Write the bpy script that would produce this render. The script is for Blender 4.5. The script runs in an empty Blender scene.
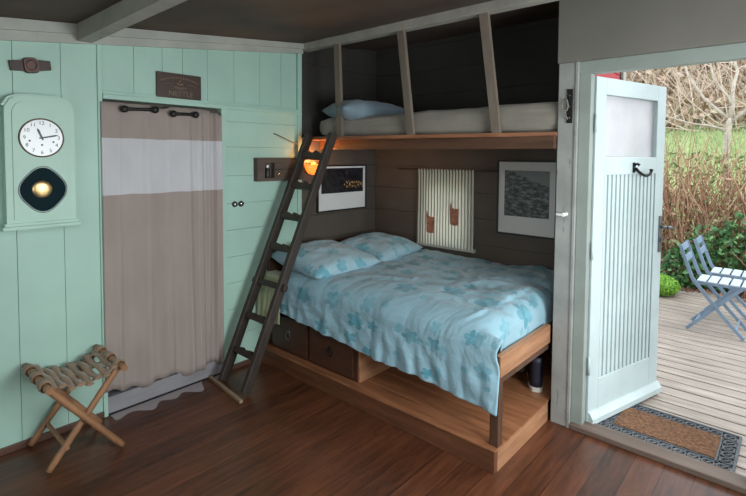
import bpy, bmesh, math, random
from mathutils import Vector, Matrix, noise
random.seed(7)
SC = bpy.context.scene
COL = SC.collection
R = math.radians

# ------------------------------------------------------------------ materials
def new_mat(name):
    m = bpy.data.materials.new(name); m.use_nodes = True
    nt = m.node_tree; nt.nodes.clear()
    out = nt.nodes.new('ShaderNodeOutputMaterial')
    b = nt.nodes.new('ShaderNodeBsdfPrincipled')
    nt.links.new(b.outputs[0], out.inputs[0])
    return m, nt, b

def N(nt, typ, **kw):
    n = nt.nodes.new(typ)
    for k, v in kw.items():
        if k.startswith('i_'):
            key = k[2:]
            key = int(key) if key.isdigit() else key
            n.inputs[key].default_value = v
        else:
            setattr(n, k, v)
    return n

def math_n(nt, op, a, b=None, c=None):
    n = nt.nodes.new('ShaderNodeMath'); n.operation = op
    for i, v in enumerate((a, b, c)):
        if v is None: continue
        if isinstance(v, (int, float)): n.inputs[i].default_value = v
        else: nt.links.new(v, n.inputs[i])
    return n.outputs[0]

def mixc(nt, fac, a, b, blend='MIX'):
    n = nt.nodes.new('ShaderNodeMix'); n.data_type = 'RGBA'; n.blend_type = blend
    for i, v in ((0, fac), (6, a), (7, b)):
        if isinstance(v, (int, float)): n.inputs[i].default_value = v
        elif isinstance(v, tuple): n.inputs[i].default_value = (v + (1,))[:4]
        else: nt.links.new(v, n.inputs[i])
    return n.outputs[2]

def coords(nt, kind='Object'):
    return nt.nodes.new('ShaderNodeTexCoord').outputs[kind]

def scaled(nt, vec, s):
    n = nt.nodes.new('ShaderNodeVectorMath'); n.operation = 'MULTIPLY'
    nt.links.new(vec, n.inputs[0]); n.inputs[1].default_value = s
    return n.outputs[0]

def noise_n(nt, vec, scale, detail=3, rough=.55):
    n = N(nt, 'ShaderNodeTexNoise'); n.inputs['Scale'].default_value = scale
    n.inputs['Detail'].default_value = detail; n.inputs['Roughness'].default_value = rough
    nt.links.new(vec, n.inputs['Vector'])
    return n.outputs[0]

def ramp(nt, fac, stops):
    n = nt.nodes.new('ShaderNodeValToRGB'); cr = n.color_ramp
    while len(cr.elements) < len(stops): cr.elements.new(.5)
    for e, (p, c) in zip(cr.elements, stops):
        e.position = p; e.color = (c + (1,))[:4]
    nt.links.new(fac, n.inputs[0])
    return n.outputs[0]

def bump(nt, b, h, strength=.3, dist=.01):
    n = nt.nodes.new('ShaderNodeBump'); n.inputs['Strength'].default_value = strength
    n.inputs['Distance'].default_value = dist
    nt.links.new(h, n.inputs['Height']); nt.links.new(n.outputs[0], b.inputs['Normal'])

def paint(name, c, rough=.6, var=.12, scale=6, metal=0, bmp=.05, wear=None, wear_amt=.6):
    m, nt, b = new_mat(name)
    v = coords(nt)
    f = noise_n(nt, v, scale, 4)
    lo = tuple(x * (1 - var) for x in c); hi = tuple(min(1, x * (1 + var)) for x in c)
    col = ramp(nt, f, [(.3, lo), (.7, hi)])
    if wear:
        w = noise_n(nt, scaled(nt, v, (14, 14, 3)), 1.3, 6, .65)
        wf = ramp(nt, w, [(wear_amt, (0, 0, 0)), (wear_amt + .06, (1, 1, 1))])
        col = mixc(nt, wf, col, wear)
    nt.links.new(col, b.inputs['Base Color'])
    b.inputs['Roughness'].default_value = rough; b.inputs['Metallic'].default_value = metal
    if bmp: bump(nt, b, noise_n(nt, v, scale * 8, 2), bmp, .01)
    return m

def wood(name, c1, c2, axis='X', fine=22, rough=.5, plank=None, bmp=.15, plank_len=None, spec=.5, patch=None, pv=.4):
    m, nt, b = new_mat(name)
    v = coords(nt)
    s = {'X': (.6, 6, 6), 'Y': (6, .6, 6), 'Z': (6, 6, .6)}[axis]
    f = noise_n(nt, scaled(nt, v, s), fine / 6, 6, .65)
    big = noise_n(nt, v, 2.2, 2)
    f2 = math_n(nt, 'ADD', math_n(nt, 'MULTIPLY', f, .8), math_n(nt, 'MULTIPLY', big, .25))
    if plank:
        sep = nt.nodes.new('ShaderNodeSeparateXYZ'); nt.links.new(v, sep.inputs[0])
        pa, w = plank
        q = math_n(nt, 'DIVIDE', sep.outputs[pa], w)
        cell = math_n(nt, 'FLOOR', q)
        wn = nt.nodes.new('ShaderNodeTexWhiteNoise'); wn.noise_dimensions = '1D'
        nt.links.new(cell, wn.inputs['W'])
        f2 = math_n(nt, 'ADD', f2, math_n(nt, 'MULTIPLY', math_n(nt, 'SUBTRACT', wn.outputs[0], .5), pv))
    col = ramp(nt, f2, [(.25, c1), (.8, c2)])
    if plank:
        fr = math_n(nt, 'FRACT', q)
        edge = math_n(nt, 'LESS_THAN', fr, .022)
        col = mixc(nt, edge, col, tuple(x * .35 for x in c1))
    if patch:
        col = patch(nt, v, col)
    nt.links.new(col, b.inputs['Base Color'])
    b.inputs['Roughness'].default_value = rough
    b.inputs['Specular IOR Level'].default_value = spec
    bump(nt, b, f, bmp, .006)
    return m

def fabric(name, c, rough=.9, weave=400, var=.1, sheen=.2):
    m, nt, b = new_mat(name)
    v = coords(nt)
    f = noise_n(nt, v, 9, 3)
    col = ramp(nt, f, [(.3, tuple(x * (1 - var) for x in c)), (.7, tuple(min(1, x * (1 + var)) for x in c))])
    nt.links.new(col, b.inputs['Base Color'])
    b.inputs['Roughness'].default_value = rough
    b.inputs['Sheen Weight'].default_value = sheen
    bump(nt, b, noise_n(nt, v, weave, 1), .15, .002)
    return m

def floral(name, base, petal, petal2, scale=4.6):
    """pale cloth printed with five-petalled flowers and small leaves"""
    m, nt, b = new_mat(name)
    uv = nt.nodes.new('ShaderNodeUVMap').outputs[0]
    warp = noise_n(nt, uv, 9, 2)
    col = ramp(nt, noise_n(nt, uv, 3, 3), [(.3, tuple(x * .9 for x in base)), (.7, base)])
    for k, (sc, rad, thr, pc, n5) in enumerate(((scale, .060, .25, petal, 2.5), (scale * 1.5, .030, .55, petal2, 1.0), (scale * .85, .046, .50, petal2, 2.5))):
        off = nt.nodes.new('ShaderNodeVectorMath'); off.operation = 'ADD'
        nt.links.new(uv, off.inputs[0]); off.inputs[1].default_value = (k * 3.37, k * 1.71, 0)
        vo = nt.nodes.new('ShaderNodeTexVoronoi'); vo.voronoi_dimensions = '2D'
        vo.inputs['Scale'].default_value = sc; vo.inputs['Randomness'].default_value = .75
        nt.links.new(off.outputs[0], vo.inputs['Vector'])
        d = nt.nodes.new('ShaderNodeVectorMath'); d.operation = 'SUBTRACT'
        nt.links.new(off.outputs[0], d.inputs[0]); nt.links.new(vo.outputs['Position'], d.inputs[1])
        sp = nt.nodes.new('ShaderNodeSeparateXYZ'); nt.links.new(d.outputs[0], sp.inputs[0])
        ln = nt.nodes.new('ShaderNodeVectorMath'); ln.operation = 'LENGTH'; nt.links.new(d.outputs[0], ln.inputs[0])
        spc = nt.nodes.new('ShaderNodeSeparateColor'); nt.links.new(vo.outputs['Color'], spc.inputs[0])
        ang = math_n(nt, 'ADD', math_n(nt, 'ARCTAN2', sp.outputs[1], sp.outputs[0]), math_n(nt, 'MULTIPLY', spc.outputs[1], 6.28))
        pet = math_n(nt, 'ABSOLUTE', math_n(nt, 'COSINE', math_n(nt, 'MULTIPLY', ang, n5)))
        rr = math_n(nt, 'MULTIPLY', math_n(nt, 'ADD', math_n(nt, 'MULTIPLY', pet, .5), .5), math_n(nt, 'MULTIPLY', math_n(nt, 'ADD', spc.outputs[2], .75), rad * .75))
        ins = math_n(nt, 'LESS_THAN', ln.outputs['Value'], rr)
        on = math_n(nt, 'GREATER_THAN', spc.outputs[0], thr)
        streak = ramp(nt, warp, [(.35, (.55, .55, .55)), (.6, (1, 1, 1))])
        fac = math_n(nt, 'MULTIPLY', math_n(nt, 'MULTIPLY', ins, on), streak)
        col = mixc(nt, math_n(nt, 'MULTIPLY', fac, .95), col, pc)
    nt.links.new(col, b.inputs['Base Color'])
    b.inputs['Roughness'].default_value = .85
    b.inputs['Sheen Weight'].default_value = .15
    wv = nt.nodes.new('ShaderNodeVectorMath'); wv.operation = 'ADD'
    nn = N(nt, 'ShaderNodeTexNoise'); nn.inputs['Scale'].default_value = 4; nt.links.new(uv, nn.inputs['Vector'])
    sc2 = scaled(nt, nn.outputs[1], (.16, .16, 0)); nt.links.new(uv, wv.inputs[0]); nt.links.new(sc2, wv.inputs[1])
    h1 = noise_n(nt, scaled(nt, wv.outputs[0], (8, 2.4, 1)), 1.0, 4, .5)
    h2 = noise_n(nt, scaled(nt, wv.outputs[0], (3, 7, 1)), 1.0, 3, .5)
    bump(nt, b, math_n(nt, 'ADD', h1, math_n(nt, 'MULTIPLY', h2, .7)), .42, .06)
    return m

M = {}
M['green'] = paint('mint_green_paint', (.365, .545, .455), .5, .07, 2.5, wear=(.28, .43, .355), wear_amt=.70)
M['green_case'] = paint('clock_case_green', (.375, .555, .455), .45, .06, 4)
M['white_trim'] = paint('off_white_trim_paint', (.37, .375, .33), .6, .12, 5, wear=(.3, .28, .23), wear_amt=.66)
M['beam_white'] = paint('weathered_white_beam', (.31, .295, .25), .65, .15, 6, wear=(.2, .18, .15), wear_amt=.64)
M['header'] = paint('greige_header_paint', (.165, .155, .130), .6, .08, 3)
M['post'] = paint('worn_white_post_paint', (.29, .295, .275), .55, .2, 5, wear=(.16, .16, .155), wear_amt=.58)
M['jamb'] = paint('grey_green_jamb_paint', (.25, .285, .255), .5, .1, 5)
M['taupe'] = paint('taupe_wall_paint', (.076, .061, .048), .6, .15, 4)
M['taupe_shaded'] = paint('shaded_loft_brown', (.036, .032, .027), .8, .12, 4)  # alcove taupe darkened so the colour itself holds the shade of the loft
M['ceil'] = paint('dark_brown_ceiling_board', (.070, .046, .032), .75, .25, 3)
M['plain'] = paint('plain_grey_wall', (.24, .24, .22), .7, .05, 3)
M['door_paint'] = paint('pale_blue_door_paint', (.43, .51, .51), .42, .08, 4, wear=(.33, .40, .41), wear_amt=.66)
M['iron'] = paint('black_iron', (.018, .017, .016), .5, .3, 20, .6)
M['steel'] = paint('dull_grey_steel', (.16, .17, .18), .35, .2, 20, .8)
M['brass'] = paint('polished_brass', (.75, .55, .25), .25, .1, 10, 1)
M['bezel'] = paint('dark_bronze_bezel', (.10, .065, .035), .35, .2, 20, .7)
M['bob'] = paint('mottled_gold_bob', (.62, .44, .20), .35, .45, 28, .8)
M['chrome'] = paint('chrome', (.6, .6, .6), .2, .05, 10, 1)
M['black'] = paint('black_enamel', (.012, .012, .012), .4, .2, 10)
M['white'] = paint('white_enamel', (.75, .75, .72), .35, .04, 10)
M['dialw'] = paint('clock_dial_white', (.72, .74, .74), .25, .03, 10)
M['dark_glass'] = _dg = paint('dark_clock_glass', (.006, .018, .022), .6, .2, 3, bmp=0)
_dg.node_tree.nodes['Principled BSDF'].inputs['Specular IOR Level'].default_value = .04
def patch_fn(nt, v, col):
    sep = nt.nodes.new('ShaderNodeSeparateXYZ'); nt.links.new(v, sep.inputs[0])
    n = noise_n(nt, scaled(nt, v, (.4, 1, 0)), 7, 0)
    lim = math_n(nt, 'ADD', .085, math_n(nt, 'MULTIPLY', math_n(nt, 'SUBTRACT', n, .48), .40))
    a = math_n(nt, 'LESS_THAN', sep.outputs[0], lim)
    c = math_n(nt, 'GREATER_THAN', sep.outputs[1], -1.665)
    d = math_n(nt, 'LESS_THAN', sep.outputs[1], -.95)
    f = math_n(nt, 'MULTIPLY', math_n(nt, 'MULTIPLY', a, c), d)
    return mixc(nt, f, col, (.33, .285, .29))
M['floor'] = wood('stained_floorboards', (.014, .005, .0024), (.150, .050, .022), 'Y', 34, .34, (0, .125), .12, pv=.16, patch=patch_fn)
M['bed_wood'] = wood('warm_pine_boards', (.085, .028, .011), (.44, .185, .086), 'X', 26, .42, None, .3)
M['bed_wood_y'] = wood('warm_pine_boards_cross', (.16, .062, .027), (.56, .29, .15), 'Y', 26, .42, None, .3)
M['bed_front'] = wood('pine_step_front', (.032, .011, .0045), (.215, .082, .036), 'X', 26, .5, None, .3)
M['bed_dark'] = wood('brown_stained_timber', (.045, .02, .011), (.13, .06, .032), 'Z', 16, .5, None, .1)
M['rail'] = wood('brown_bunk_rail', (.028, .011, .0055), (.15, .068, .033), 'X', 22, .55, None, .2)
M['chest'] = wood('dark_mahogany', (.028, .011, .006), (.085, .034, .017), 'X', 16, .45, None, .1)
M['ladder'] = wood('blackened_oak', (.012, .008, .006), (.058, .040, .029), 'Z', 20, .55, None, .3)
M['post_wood'] = wood('grey_brown_slat_wood', (.11, .085, .065), (.22, .175, .135), 'Z', 18, .65, None, .2)
M['rod_wood'] = wood('brown_rod_wood', (.07, .035, .02), (.14, .07, .04), 'X', 18, .5)
M['sign'] = wood('dark_sign_wood', (.022, .012, .008), (.075, .038, .022), 'Y', 18, .5, None, .2)
M['sign_relief'] = paint('worn_sign_lettering', (.17, .105, .07), .6, .3, 30)
M['box'] = wood('old_grey_brown_wood', (.035, .026, .020), (.12, .088, .066), 'Y', 18, .7, None, .3)
M['bamboo'] = wood('tan_bamboo', (.15, .065, .027), (.40, .205, .10), 'Z', 14, .4, None, .08)
M['strap'] = fabric('woven_jute_strap', (.25, .165, .10), .9, 300, .25)
M['leather'] = paint('dark_brown_leather', (.035, .016, .010), .5, .3, 20)
M['leather_boss'] = paint('red_brown_boss', (.085, .032, .018), .45, .4, 30)
M['batten'] = wood('pale_worn_batten', (.17, .12, .07), (.32, .235, .145), 'X', 18, .6)
M['sill_grey'] = wood('grey_washed_sill', (.16, .15, .16), (.30, .29, .30), 'Y', 18, .6, None, .25)
M['threshold'] = wood('worn_brown_threshold', (.07, .047, .036), (.19, .135, .102), 'X', 18, .55, None, .2)
M['skirting'] = wood('dark_red_skirting', (.05, .022, .014), (.12, .055, .035), 'Y', 16, .5)
M['sheet'] = fabric('pale_yellow_sheet', (.34, .36, .21), .9, 400, .06)
M['sheet_white'] = fabric('cream_grey_sheet', (.215, .195, .158), .9, 400, .06)
M['pillow_blue'] = fabric('pale_blue_pillowcase', (.17, .23, .27), .9, 400, .08)
M['floral'] = floral('teal_flower_cotton', (.255, .415, .48), (.07, .255, .315), (.135, .325, .39), 4.9)
M['floral_pillow'] = floral('teal_flower_pillow_cotton', (.31, .47, .53), (.10, .31, .375), (.17, .37, .44), 5.6)
M['navy'] = paint('navy_rubber', (.015, .017, .03), .45, .2, 10)
M['sole'] = paint('cream_rubber', (.62, .60, .52), .6, .05, 10)
M['mat_white'] = paint('white_picture_mount', (.62, .63, .61), .7, .03, 5)
M['frame_black'] = paint('black_picture_frame', (.012, .011, .010), .4, .2, 10)
M['chair_blue'] = paint('blue_grey_chair_paint', (.20, .28, .37), .5, .12, 10)
M['chair_pale'] = paint('pale_blue_slat_paint', (.47, .55, .60), .5, .12, 10)
M['rubber'] = paint('dark_grey_rubber', (.075, .085, .095), .55, .3, 40)
M['red'] = paint('red_cladding_paint', (.42, .03, .04), .55, .1, 5)
M['deck'] = wood('silvered_decking', (.12, .095, .077), (.53, .455, .385), 'X', 26, .55, None, .35)
M['soil'] = paint('bare_soil', (.12, .08, .055), .95, .35, 12, bmp=.5)
M['bark'] = paint('grey_tan_bark', (.48, .42, .35), .9, .25, 14, bmp=.5)

def dial_mat(): pass

def island_mat(name, stops, rough=.7, trans=0):
    m, nt, b = new_mat(name)
    g = nt.nodes.new('ShaderNodeNewGeometry')
    col = ramp(nt, g.outputs['Random Per Island'], stops)
    nt.links.new(col, b.inputs['Base Color'])
    b.inputs['Roughness'].default_value = rough
    return m
M['leaf_tan'] = island_mat('dry_tan_leaves', [(0, (.22, .14, .085)), (.3, (.46, .31, .21)), (.55, (.55, .42, .31)), (.75, (.34, .33, .17)), (1, (.66, .52, .44))])
M['twig_tan'] = island_mat('pale_tan_twigs', [(0, (.30, .22, .15)), (.5, (.56, .45, .34)), (1, (.70, .60, .50))])
M['twig_red'] = island_mat('red_brown_twigs', [(0, (.26, .13, .08)), (.5, (.46, .25, .16)), (1, (.58, .42, .28))])
M['leaf_hedge'] = island_mat('hedge_leaves', [(0, (.10, .15, .05)), (.4, (.20, .27, .09)), (.7, (.36, .32, .16)), (1, (.42, .26, .16))])
M['leaf_green'] = island_mat('dark_green_leaves', [(0, (.035, .10, .03)), (.5, (.07, .19, .06)), (1, (.14, .29, .10))], .4)
M['leaf_bright'] = island_mat('bright_green_leaves', [(0, (.13, .30, .03)), (.5, (.22, .44, .05)), (1, (.33, .55, .09))])
M['leaf_dead'] = island_mat('fallen_leaves', [(0, (.14, .07, .05)), (.5, (.26, .14, .09)), (1, (.34, .22, .15))])
M['blade'] = island_mat('grass_blades', [(0, (.24, .34, .14)), (.5, (.38, .46, .22)), (1, (.56, .58, .36))])

def slope_mat():
    m, nt, b = new_mat('grassy_slope')
    v = coords(nt)
    f = noise_n(nt, v, 1.2, 5)
    sep = nt.nodes.new('ShaderNodeSeparateXYZ'); nt.links.new(v, sep.inputs[0])
    hz = math_n(nt, 'ADD', sep.outputs[2], math_n(nt, 'MULTIPLY', f, .6))
    grass = ramp(nt, noise_n(nt, v, 18, 3), [(.3, (.22, .32, .11)), (.7, (.38, .47, .20))])
    brush = ramp(nt, noise_n(nt, v, 10, 4), [(.3, (.16, .11, .07)), (.7, (.32, .23, .15))])
    k = ramp(nt, math_n(nt, 'DIVIDE', hz, 4), [(.68, (0, 0, 0)), (.74, (1, 1, 1))])
    low = ramp(nt, math_n(nt, 'DIVIDE', hz, 4), [(.10, (1, 1, 1)), (.2, (0, 0, 0))])
    col = mixc(nt, k, grass, brush)
    col = mixc(nt, low, col, (.12, .08, .055))
    nt.links.new(col, b.inputs['Base Color']); b.inputs['Roughness'].default_value = .95
    return m
M['slope'] = slope_mat()

def coir_mat():
    m, nt, b = new_mat('brown_coir')
    v = coords(nt)
    f = noise_n(nt, v, 60, 4, .7)
    col = ramp(nt, f, [(.3, (.05, .021, .010)), (.7, (.27, .13, .062))])
    nt.links.new(col, b.inputs['Base Color']); b.inputs['Roughness'].default_value = 1
    bump(nt, b, noise_n(nt, v, 140, 2), 1, .01)
    return m
M['coir'] = coir_mat()

def band_curtain():
    m, nt, b = new_mat('banded_linen_curtain')
    v = coords(nt)
    sep = nt.nodes.new('ShaderNodeSeparateXYZ'); nt.links.new(v, sep.inputs[0])
    w = noise_n(nt, scaled(nt, v, (0, 3, 0)), 2, 1)
    z = math_n(nt, 'ADD', math_n(nt, 'ADD', sep.outputs[2], .06), math_n(nt, 'MULTIPLY', math_n(nt, 'SUBTRACT', w, .5), .012))
    a = math_n(nt, 'GREATER_THAN', z, 1.278 + .0); c = math_n(nt, 'LESS_THAN', z, 1.603)
    f = math_n(nt, 'MULTIPLY', a, c)
    th = noise_n(nt, scaled(nt, v, (3, 3, 1.2)), 3, 3)
    taupe = ramp(nt, th, [(.3, (.30, .245, .215)), (.7, (.335, .275, .243))])
    white = ramp(nt, th, [(.3, (.49, .48, .49)), (.7, (.54, .53, .54))])
    nt.links.new(mixc(nt, f, taupe, white), b.inputs['Base Color'])
    b.inputs['Roughness'].default_value = .95
    bump(nt, b, noise_n(nt, v, 350, 1), .15, .002)
    return m
M['curtain'] = band_curtain()

def stripe_curtain():
    m, nt, b = new_mat('striped_cream_voile')
    v = coords(nt, 'UV')
    sep = nt.nodes.new('ShaderNodeSeparateXYZ'); nt.links.new(v, sep.inputs[0])
    fr = math_n(nt, 'FRACT', math_n(nt, 'MULTIPLY', sep.outputs[0], 19))
    dark = math_n(nt, 'LESS_THAN', fr, .22)
    col = mixc(nt, dark, (.93, .92, .80), (.20, .22, .17))
    nt.links.new(col, b.inputs['Base Color']); b.inputs['Roughness'].default_value = .9
    out = [n for n in nt.nodes if n.type == 'OUTPUT_MATERIAL'][0]
    tr = nt.nodes.new('ShaderNodeBsdfTranslucent'); nt.links.new(col, tr.inputs[0])
    mx = nt.nodes.new('ShaderNodeMixShader'); mx.inputs[0].default_value = .62
    nt.links.new(b.outputs[0], mx.inputs[1]); nt.links.new(tr.outputs[0], mx.inputs[2])
    nt.links.new(mx.outputs[0], out.inputs[0])
    return m
M['stripe'] = stripe_curtain()
M['terracotta'] = paint('terracotta_patch_cloth', (.33, .145, .09), .9, .45, 60)

def glass_mat(name, rough=.0, tint=(1, 1, 1)):
    m, nt, b = new_mat(name)
    b.inputs['Base Color'].default_value = tint + (1,)
    b.inputs['Transmission Weight'].default_value = 1
    b.inputs['Roughness'].default_value = rough; b.inputs['IOR'].default_value = 1.1
    return m
def clear_glass():
    m, nt, b = new_mat('clear_window_glass')
    b.inputs['Roughness'].default_value = .02; b.inputs['Base Color'].default_value = (.9, .95, .95, 1)
    tr = nt.nodes.new('ShaderNodeBsdfTransparent'); mx = nt.nodes.new('ShaderNodeMixShader'); mx.inputs[0].default_value = .92
    out = [n for n in nt.nodes if n.type == 'OUTPUT_MATERIAL'][0]
    nt.links.new(b.outputs[0], mx.inputs[1]); nt.links.new(tr.outputs[0], mx.inputs[2]); nt.links.new(mx.outputs[0], out.inputs[0])
    return m
M['glass'] = clear_glass()
def frosted():
    m, nt, b = new_mat('misted_door_glass')
    v = coords(nt)
    f = noise_n(nt, v, 5, 4)
    col = ramp(nt, f, [(.3, (.50, .50, .52)), (.7, (.62, .61, .62))])
    nt.links.new(col, b.inputs['Base Color'])
    b.inputs['Roughness'].default_value = .35
    b.inputs['Transmission Weight'].default_value = .25
    return m
M['frosted'] = frosted()

def lamp_mat():
    m, nt, b = new_mat('glowing_orange_shade')
    b.inputs['Base Color'].default_value = (.8, .25, .05, 1)
    b.inputs['Emission Color'].default_value = (1, .20, .02, 1)
    b.inputs['Emission Strength'].default_value = 1.6
    b.inputs['Roughness'].default_value = .4
    return m
M['lamp'] = lamp_mat()

def night_photo():
    m, nt, b = new_mat('night_city_photograph')
    uv = nt.nodes.new('ShaderNodeUVMap').outputs[0]
    sep = nt.nodes.new('ShaderNodeSeparateXYZ'); nt.links.new(uv, sep.inputs[0])
    base = ramp(nt, noise_n(nt, scaled(nt, uv, (9, 2.5, 1)), 1.6, 5, .7), [(.42, (.004, .004, .006)), (.6, (.02, .022, .03)), (.72, (.10, .07, .05)), (.8, (.25, .27, .33))])
    vo = N(nt, 'ShaderNodeTexVoronoi'); vo.voronoi_dimensions = '2D'; vo.inputs['Scale'].default_value = 1
    nt.links.new(scaled(nt, uv, (18, 12, 1)), vo.inputs['Vector'])
    dot = math_n(nt, 'LESS_THAN', vo.outputs['Distance'], .25)
    band = math_n(nt, 'MULTIPLY', math_n(nt, 'GREATER_THAN', sep.outputs[1], .18), math_n(nt, 'LESS_THAN', sep.outputs[1], .48))
    right = math_n(nt, 'GREATER_THAN', sep.outputs[0], .52)
    f = math_n(nt, 'MULTIPLY', math_n(nt, 'MULTIPLY', dot, band), right)
    col = mixc(nt, f, base, (.55, .33, .10))
    nt.links.new(col, b.inputs['Base Color']); b.inputs['Roughness'].default_value = .3
    return m
M['night'] = night_photo()
def bw_photo():
    m, nt, b = new_mat('black_and_white_landscape_photograph')
    uv = nt.nodes.new('ShaderNodeUVMap').outputs[0]
    sep = nt.nodes.new('ShaderNodeSeparateXYZ'); nt.links.new(uv, sep.inputs[0])
    n1 = noise_n(nt, scaled(nt, uv, (4, 9, 1)), 1.5, 9, .72)
    ridge = math_n(nt, 'SUBTRACT', 1.04, math_n(nt, 'MULTIPLY', sep.outputs[0], .38))
    land = math_n(nt, 'LESS_THAN', math_n(nt, 'ADD', sep.outputs[1], math_n(nt, 'MULTIPLY', math_n(nt, 'SUBTRACT', n1, .5), .25)), ridge)
    ground = ramp(nt, n1, [(.36, (.02, .022, .022)), (.5, (.075, .08, .08)), (.64, (.30, .32, .32))])
    col = mixc(nt, land, (.19, .20, .20), ground)
    nt.links.new(col, b.inputs['Base Color']); b.inputs['Roughness'].default_value = .25
    return m
M['bw'] = bw_photo()

# ------------------------------------------------------------------ geometry helpers
ORG = {}
def rot_to(d):
    return Vector((0, 0, 1)).rotation_difference(Vector(d).normalized()).to_matrix().to_4x4()

class MB:
    def __init__(s):
        s.bm = bmesh.new(); s.uv = s.bm.loops.layers.uv.new('UVMap'); s.smooth = False
    def obox(s, c, size, rot=None, bevel=0):
        r = bmesh.ops.create_cube(s.bm, size=1)
        vs = r['verts']
        mtx = Matrix.Translation(Vector(c)) @ (rot.to_4x4() if rot else Matrix()) @ Matrix.Diagonal(Vector(size).to_4d())
        bmesh.ops.transform(s.bm, matrix=mtx, verts=vs)
        if bevel:
            es = list({e for v in vs for e in v.link_edges})
            bmesh.ops.bevel(s.bm, geom=es, offset=bevel, segments=2, affect='EDGES', profile=.6)
        return s
    def box(s, x0, y0, z0, x1, y1, z1, bevel=0):
        return s.obox(((x0 + x1) / 2, (y0 + y1) / 2, (z0 + z1) / 2), (abs(x1 - x0), abs(y1 - y0), abs(z1 - z0)), None, bevel)
    def tube(s, pts, r, seg=8, caps=True):
        pts = [Vector(p) for p in pts]; n = len(pts)
        rs = r if isinstance(r, (list, tuple)) else [r] * n
        rings = []; up = None
        for i, p in enumerate(pts):
            d = (pts[min(i + 1, n - 1)] - pts[max(i - 1, 0)]).normalized()
            if up is None:
                up = d.orthogonal().normalized()
            else:
                up = (up - d * up.dot(d))
                up = up.normalized() if up.length > 1e-6 else d.orthogonal().normalized()
            w = d.cross(up)
            rings.append([s.bm.verts.new(p + (up * math.cos(6.28318 * k / seg) + w * math.sin(6.28318 * k / seg)) * rs[i]) for k in range(seg)])
        for a, b in zip(rings, rings[1:]):
            for k in range(seg):
                f = s.bm.faces.new((a[k], a[(k + 1) % seg], b[(k + 1) % seg], b[k])); f.smooth = True
        if caps and seg > 2:
            s.bm.faces.new(list(reversed(rings[0]))); s.bm.faces.new(rings[-1])
        return s
    def prism(s, poly, fn0, fn1):
        """poly: 2-D outline; fn0 / fn1 map (a, b) to the two end faces"""
        A = [s.bm.verts.new(fn0(a, b)) for a, b in poly]; B = [s.bm.verts.new(fn1(a, b)) for a, b in poly]
        n = len(poly)
        s.bm.faces.new(A); s.bm.faces.new(list(reversed(B)))
        for i in range(n):
            s.bm.faces.new((A[i], B[i], B[(i + 1) % n], A[(i + 1) % n]))
        return s
    def lathe(s, prof, mtx=None, seg=24, caps=True, smooth=True):
        mtx = mtx or Matrix()
        rings = [[s.bm.verts.new(mtx @ Vector((r * math.cos(6.28318 * k / seg), r * math.sin(6.28318 * k / seg), h))) for k in range(seg)] for r, h in prof]
        for a, b in zip(rings, rings[1:]):
            for k in range(seg):
                f = s.bm.faces.new((a[k], a[(k + 1) % seg], b[(k + 1) % seg], b[k])); f.smooth = smooth
        if caps:
            s.bm.faces.new(list(reversed(rings[0]))); s.bm.faces.new(rings[-1])
        return s
    def quad(s, a, b, c, d, uv=True):
        vs = [s.bm.verts.new(p) for p in (a, b, c, d)]
        f = s.bm.faces.new(vs)
        if uv:
            for l, q in zip(f.loops, ((0, 0), (1, 0), (1, 1), (0, 1))): l[s.uv].uv = q
        return s
    def grid(s, fn, nu, nv, uvfn=None, closed=False):
        V = [[s.bm.verts.new(fn(i / nu, j / nv)) for j in range(nv + 1)] for i in range(nu + 1)]
        for i in range(nu):
            for j in range(nv):
                f = s.bm.faces.new((V[i][j], V[i + 1][j], V[i + 1][j + 1], V[i][j + 1])); f.smooth = True
                for l, (a, b) in zip(f.loops, ((i, j), (i + 1, j), (i + 1, j + 1), (i, j + 1))):
                    l[s.uv].uv = uvfn(a / nu, b / nv) if uvfn else (a / nu, b / nv)
        return s
    def mesh(s, me):
        s.bm.from_mesh(me); return s
    def build(s, name, mat, parent=None, origin=(0, 0, 0), local=False, recalc=True):
        """origin: where a top-level mesh has its base. Children share the origin of their thing."""
        if recalc: bmesh.ops.recalc_face_normals(s.bm, faces=s.bm.faces[:])
        o0 = ORG[parent.name] if parent is not None else Vector(origin)
        if not local: bmesh.ops.translate(s.bm, verts=s.bm.verts[:], vec=-o0)
        me = bpy.data.meshes.new(name); s.bm.to_mesh(me); s.bm.free()
        for m in (mat if isinstance(mat, (list, tuple)) else [mat]): me.materials.append(m)
        o = bpy.data.objects.new(name, me); COL.objects.link(o)
        if parent is not None: o.parent = parent
        else: o.location = o0
        ORG[o.name] = o0
        return o

def tag(o, label, cat, group=None):
    o['label'] = label; o['category'] = cat
    if group: o['group'] = group
    return o
def thing(name, label, cat, loc=(0, 0, 0), rot=(0, 0, 0), group=None):
    o = bpy.data.objects.new(name, None); COL.objects.link(o)
    o.empty_display_size = .1
    o.location = loc; o.rotation_euler = rot; ORG[o.name] = Vector(loc)
    return tag(o, label, cat, group)
def struct(o):
    o['kind'] = 'structure'; return o
def copy_tree(o, parent=None):
    c = o.copy(); COL.objects.link(c)
    if parent is not None: c.parent = parent
    ORG[c.name] = ORG[o.name]
    for ch in list(o.children): copy_tree(ch, c)
    return c
def text_mesh(body, size, extrude=.002):
    cu = bpy.data.curves.new('lettering', 'FONT'); cu.body = body; cu.size = size
    cu.align_x = 'CENTER'; cu.align_y = 'CENTER'; cu.extrude = extrude
    t = bpy.data.objects.new('lettering', cu); COL.objects.link(t)
    bpy.context.view_layer.update()
    dg = bpy.context.evaluated_depsgraph_get()
    me = bpy.data.meshes.new_from_object(t.evaluated_get(dg))
    bpy.data.objects.remove(t); bpy.data.curves.remove(cu)
    return me
ONX = Matrix(((0, 0, 1, 0), (1, 0, 0, 0), (0, 1, 0, 0), (0, 0, 0, 1)))   # x->+Y, y->+Z, z->+X : things lying on the left wall
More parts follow.
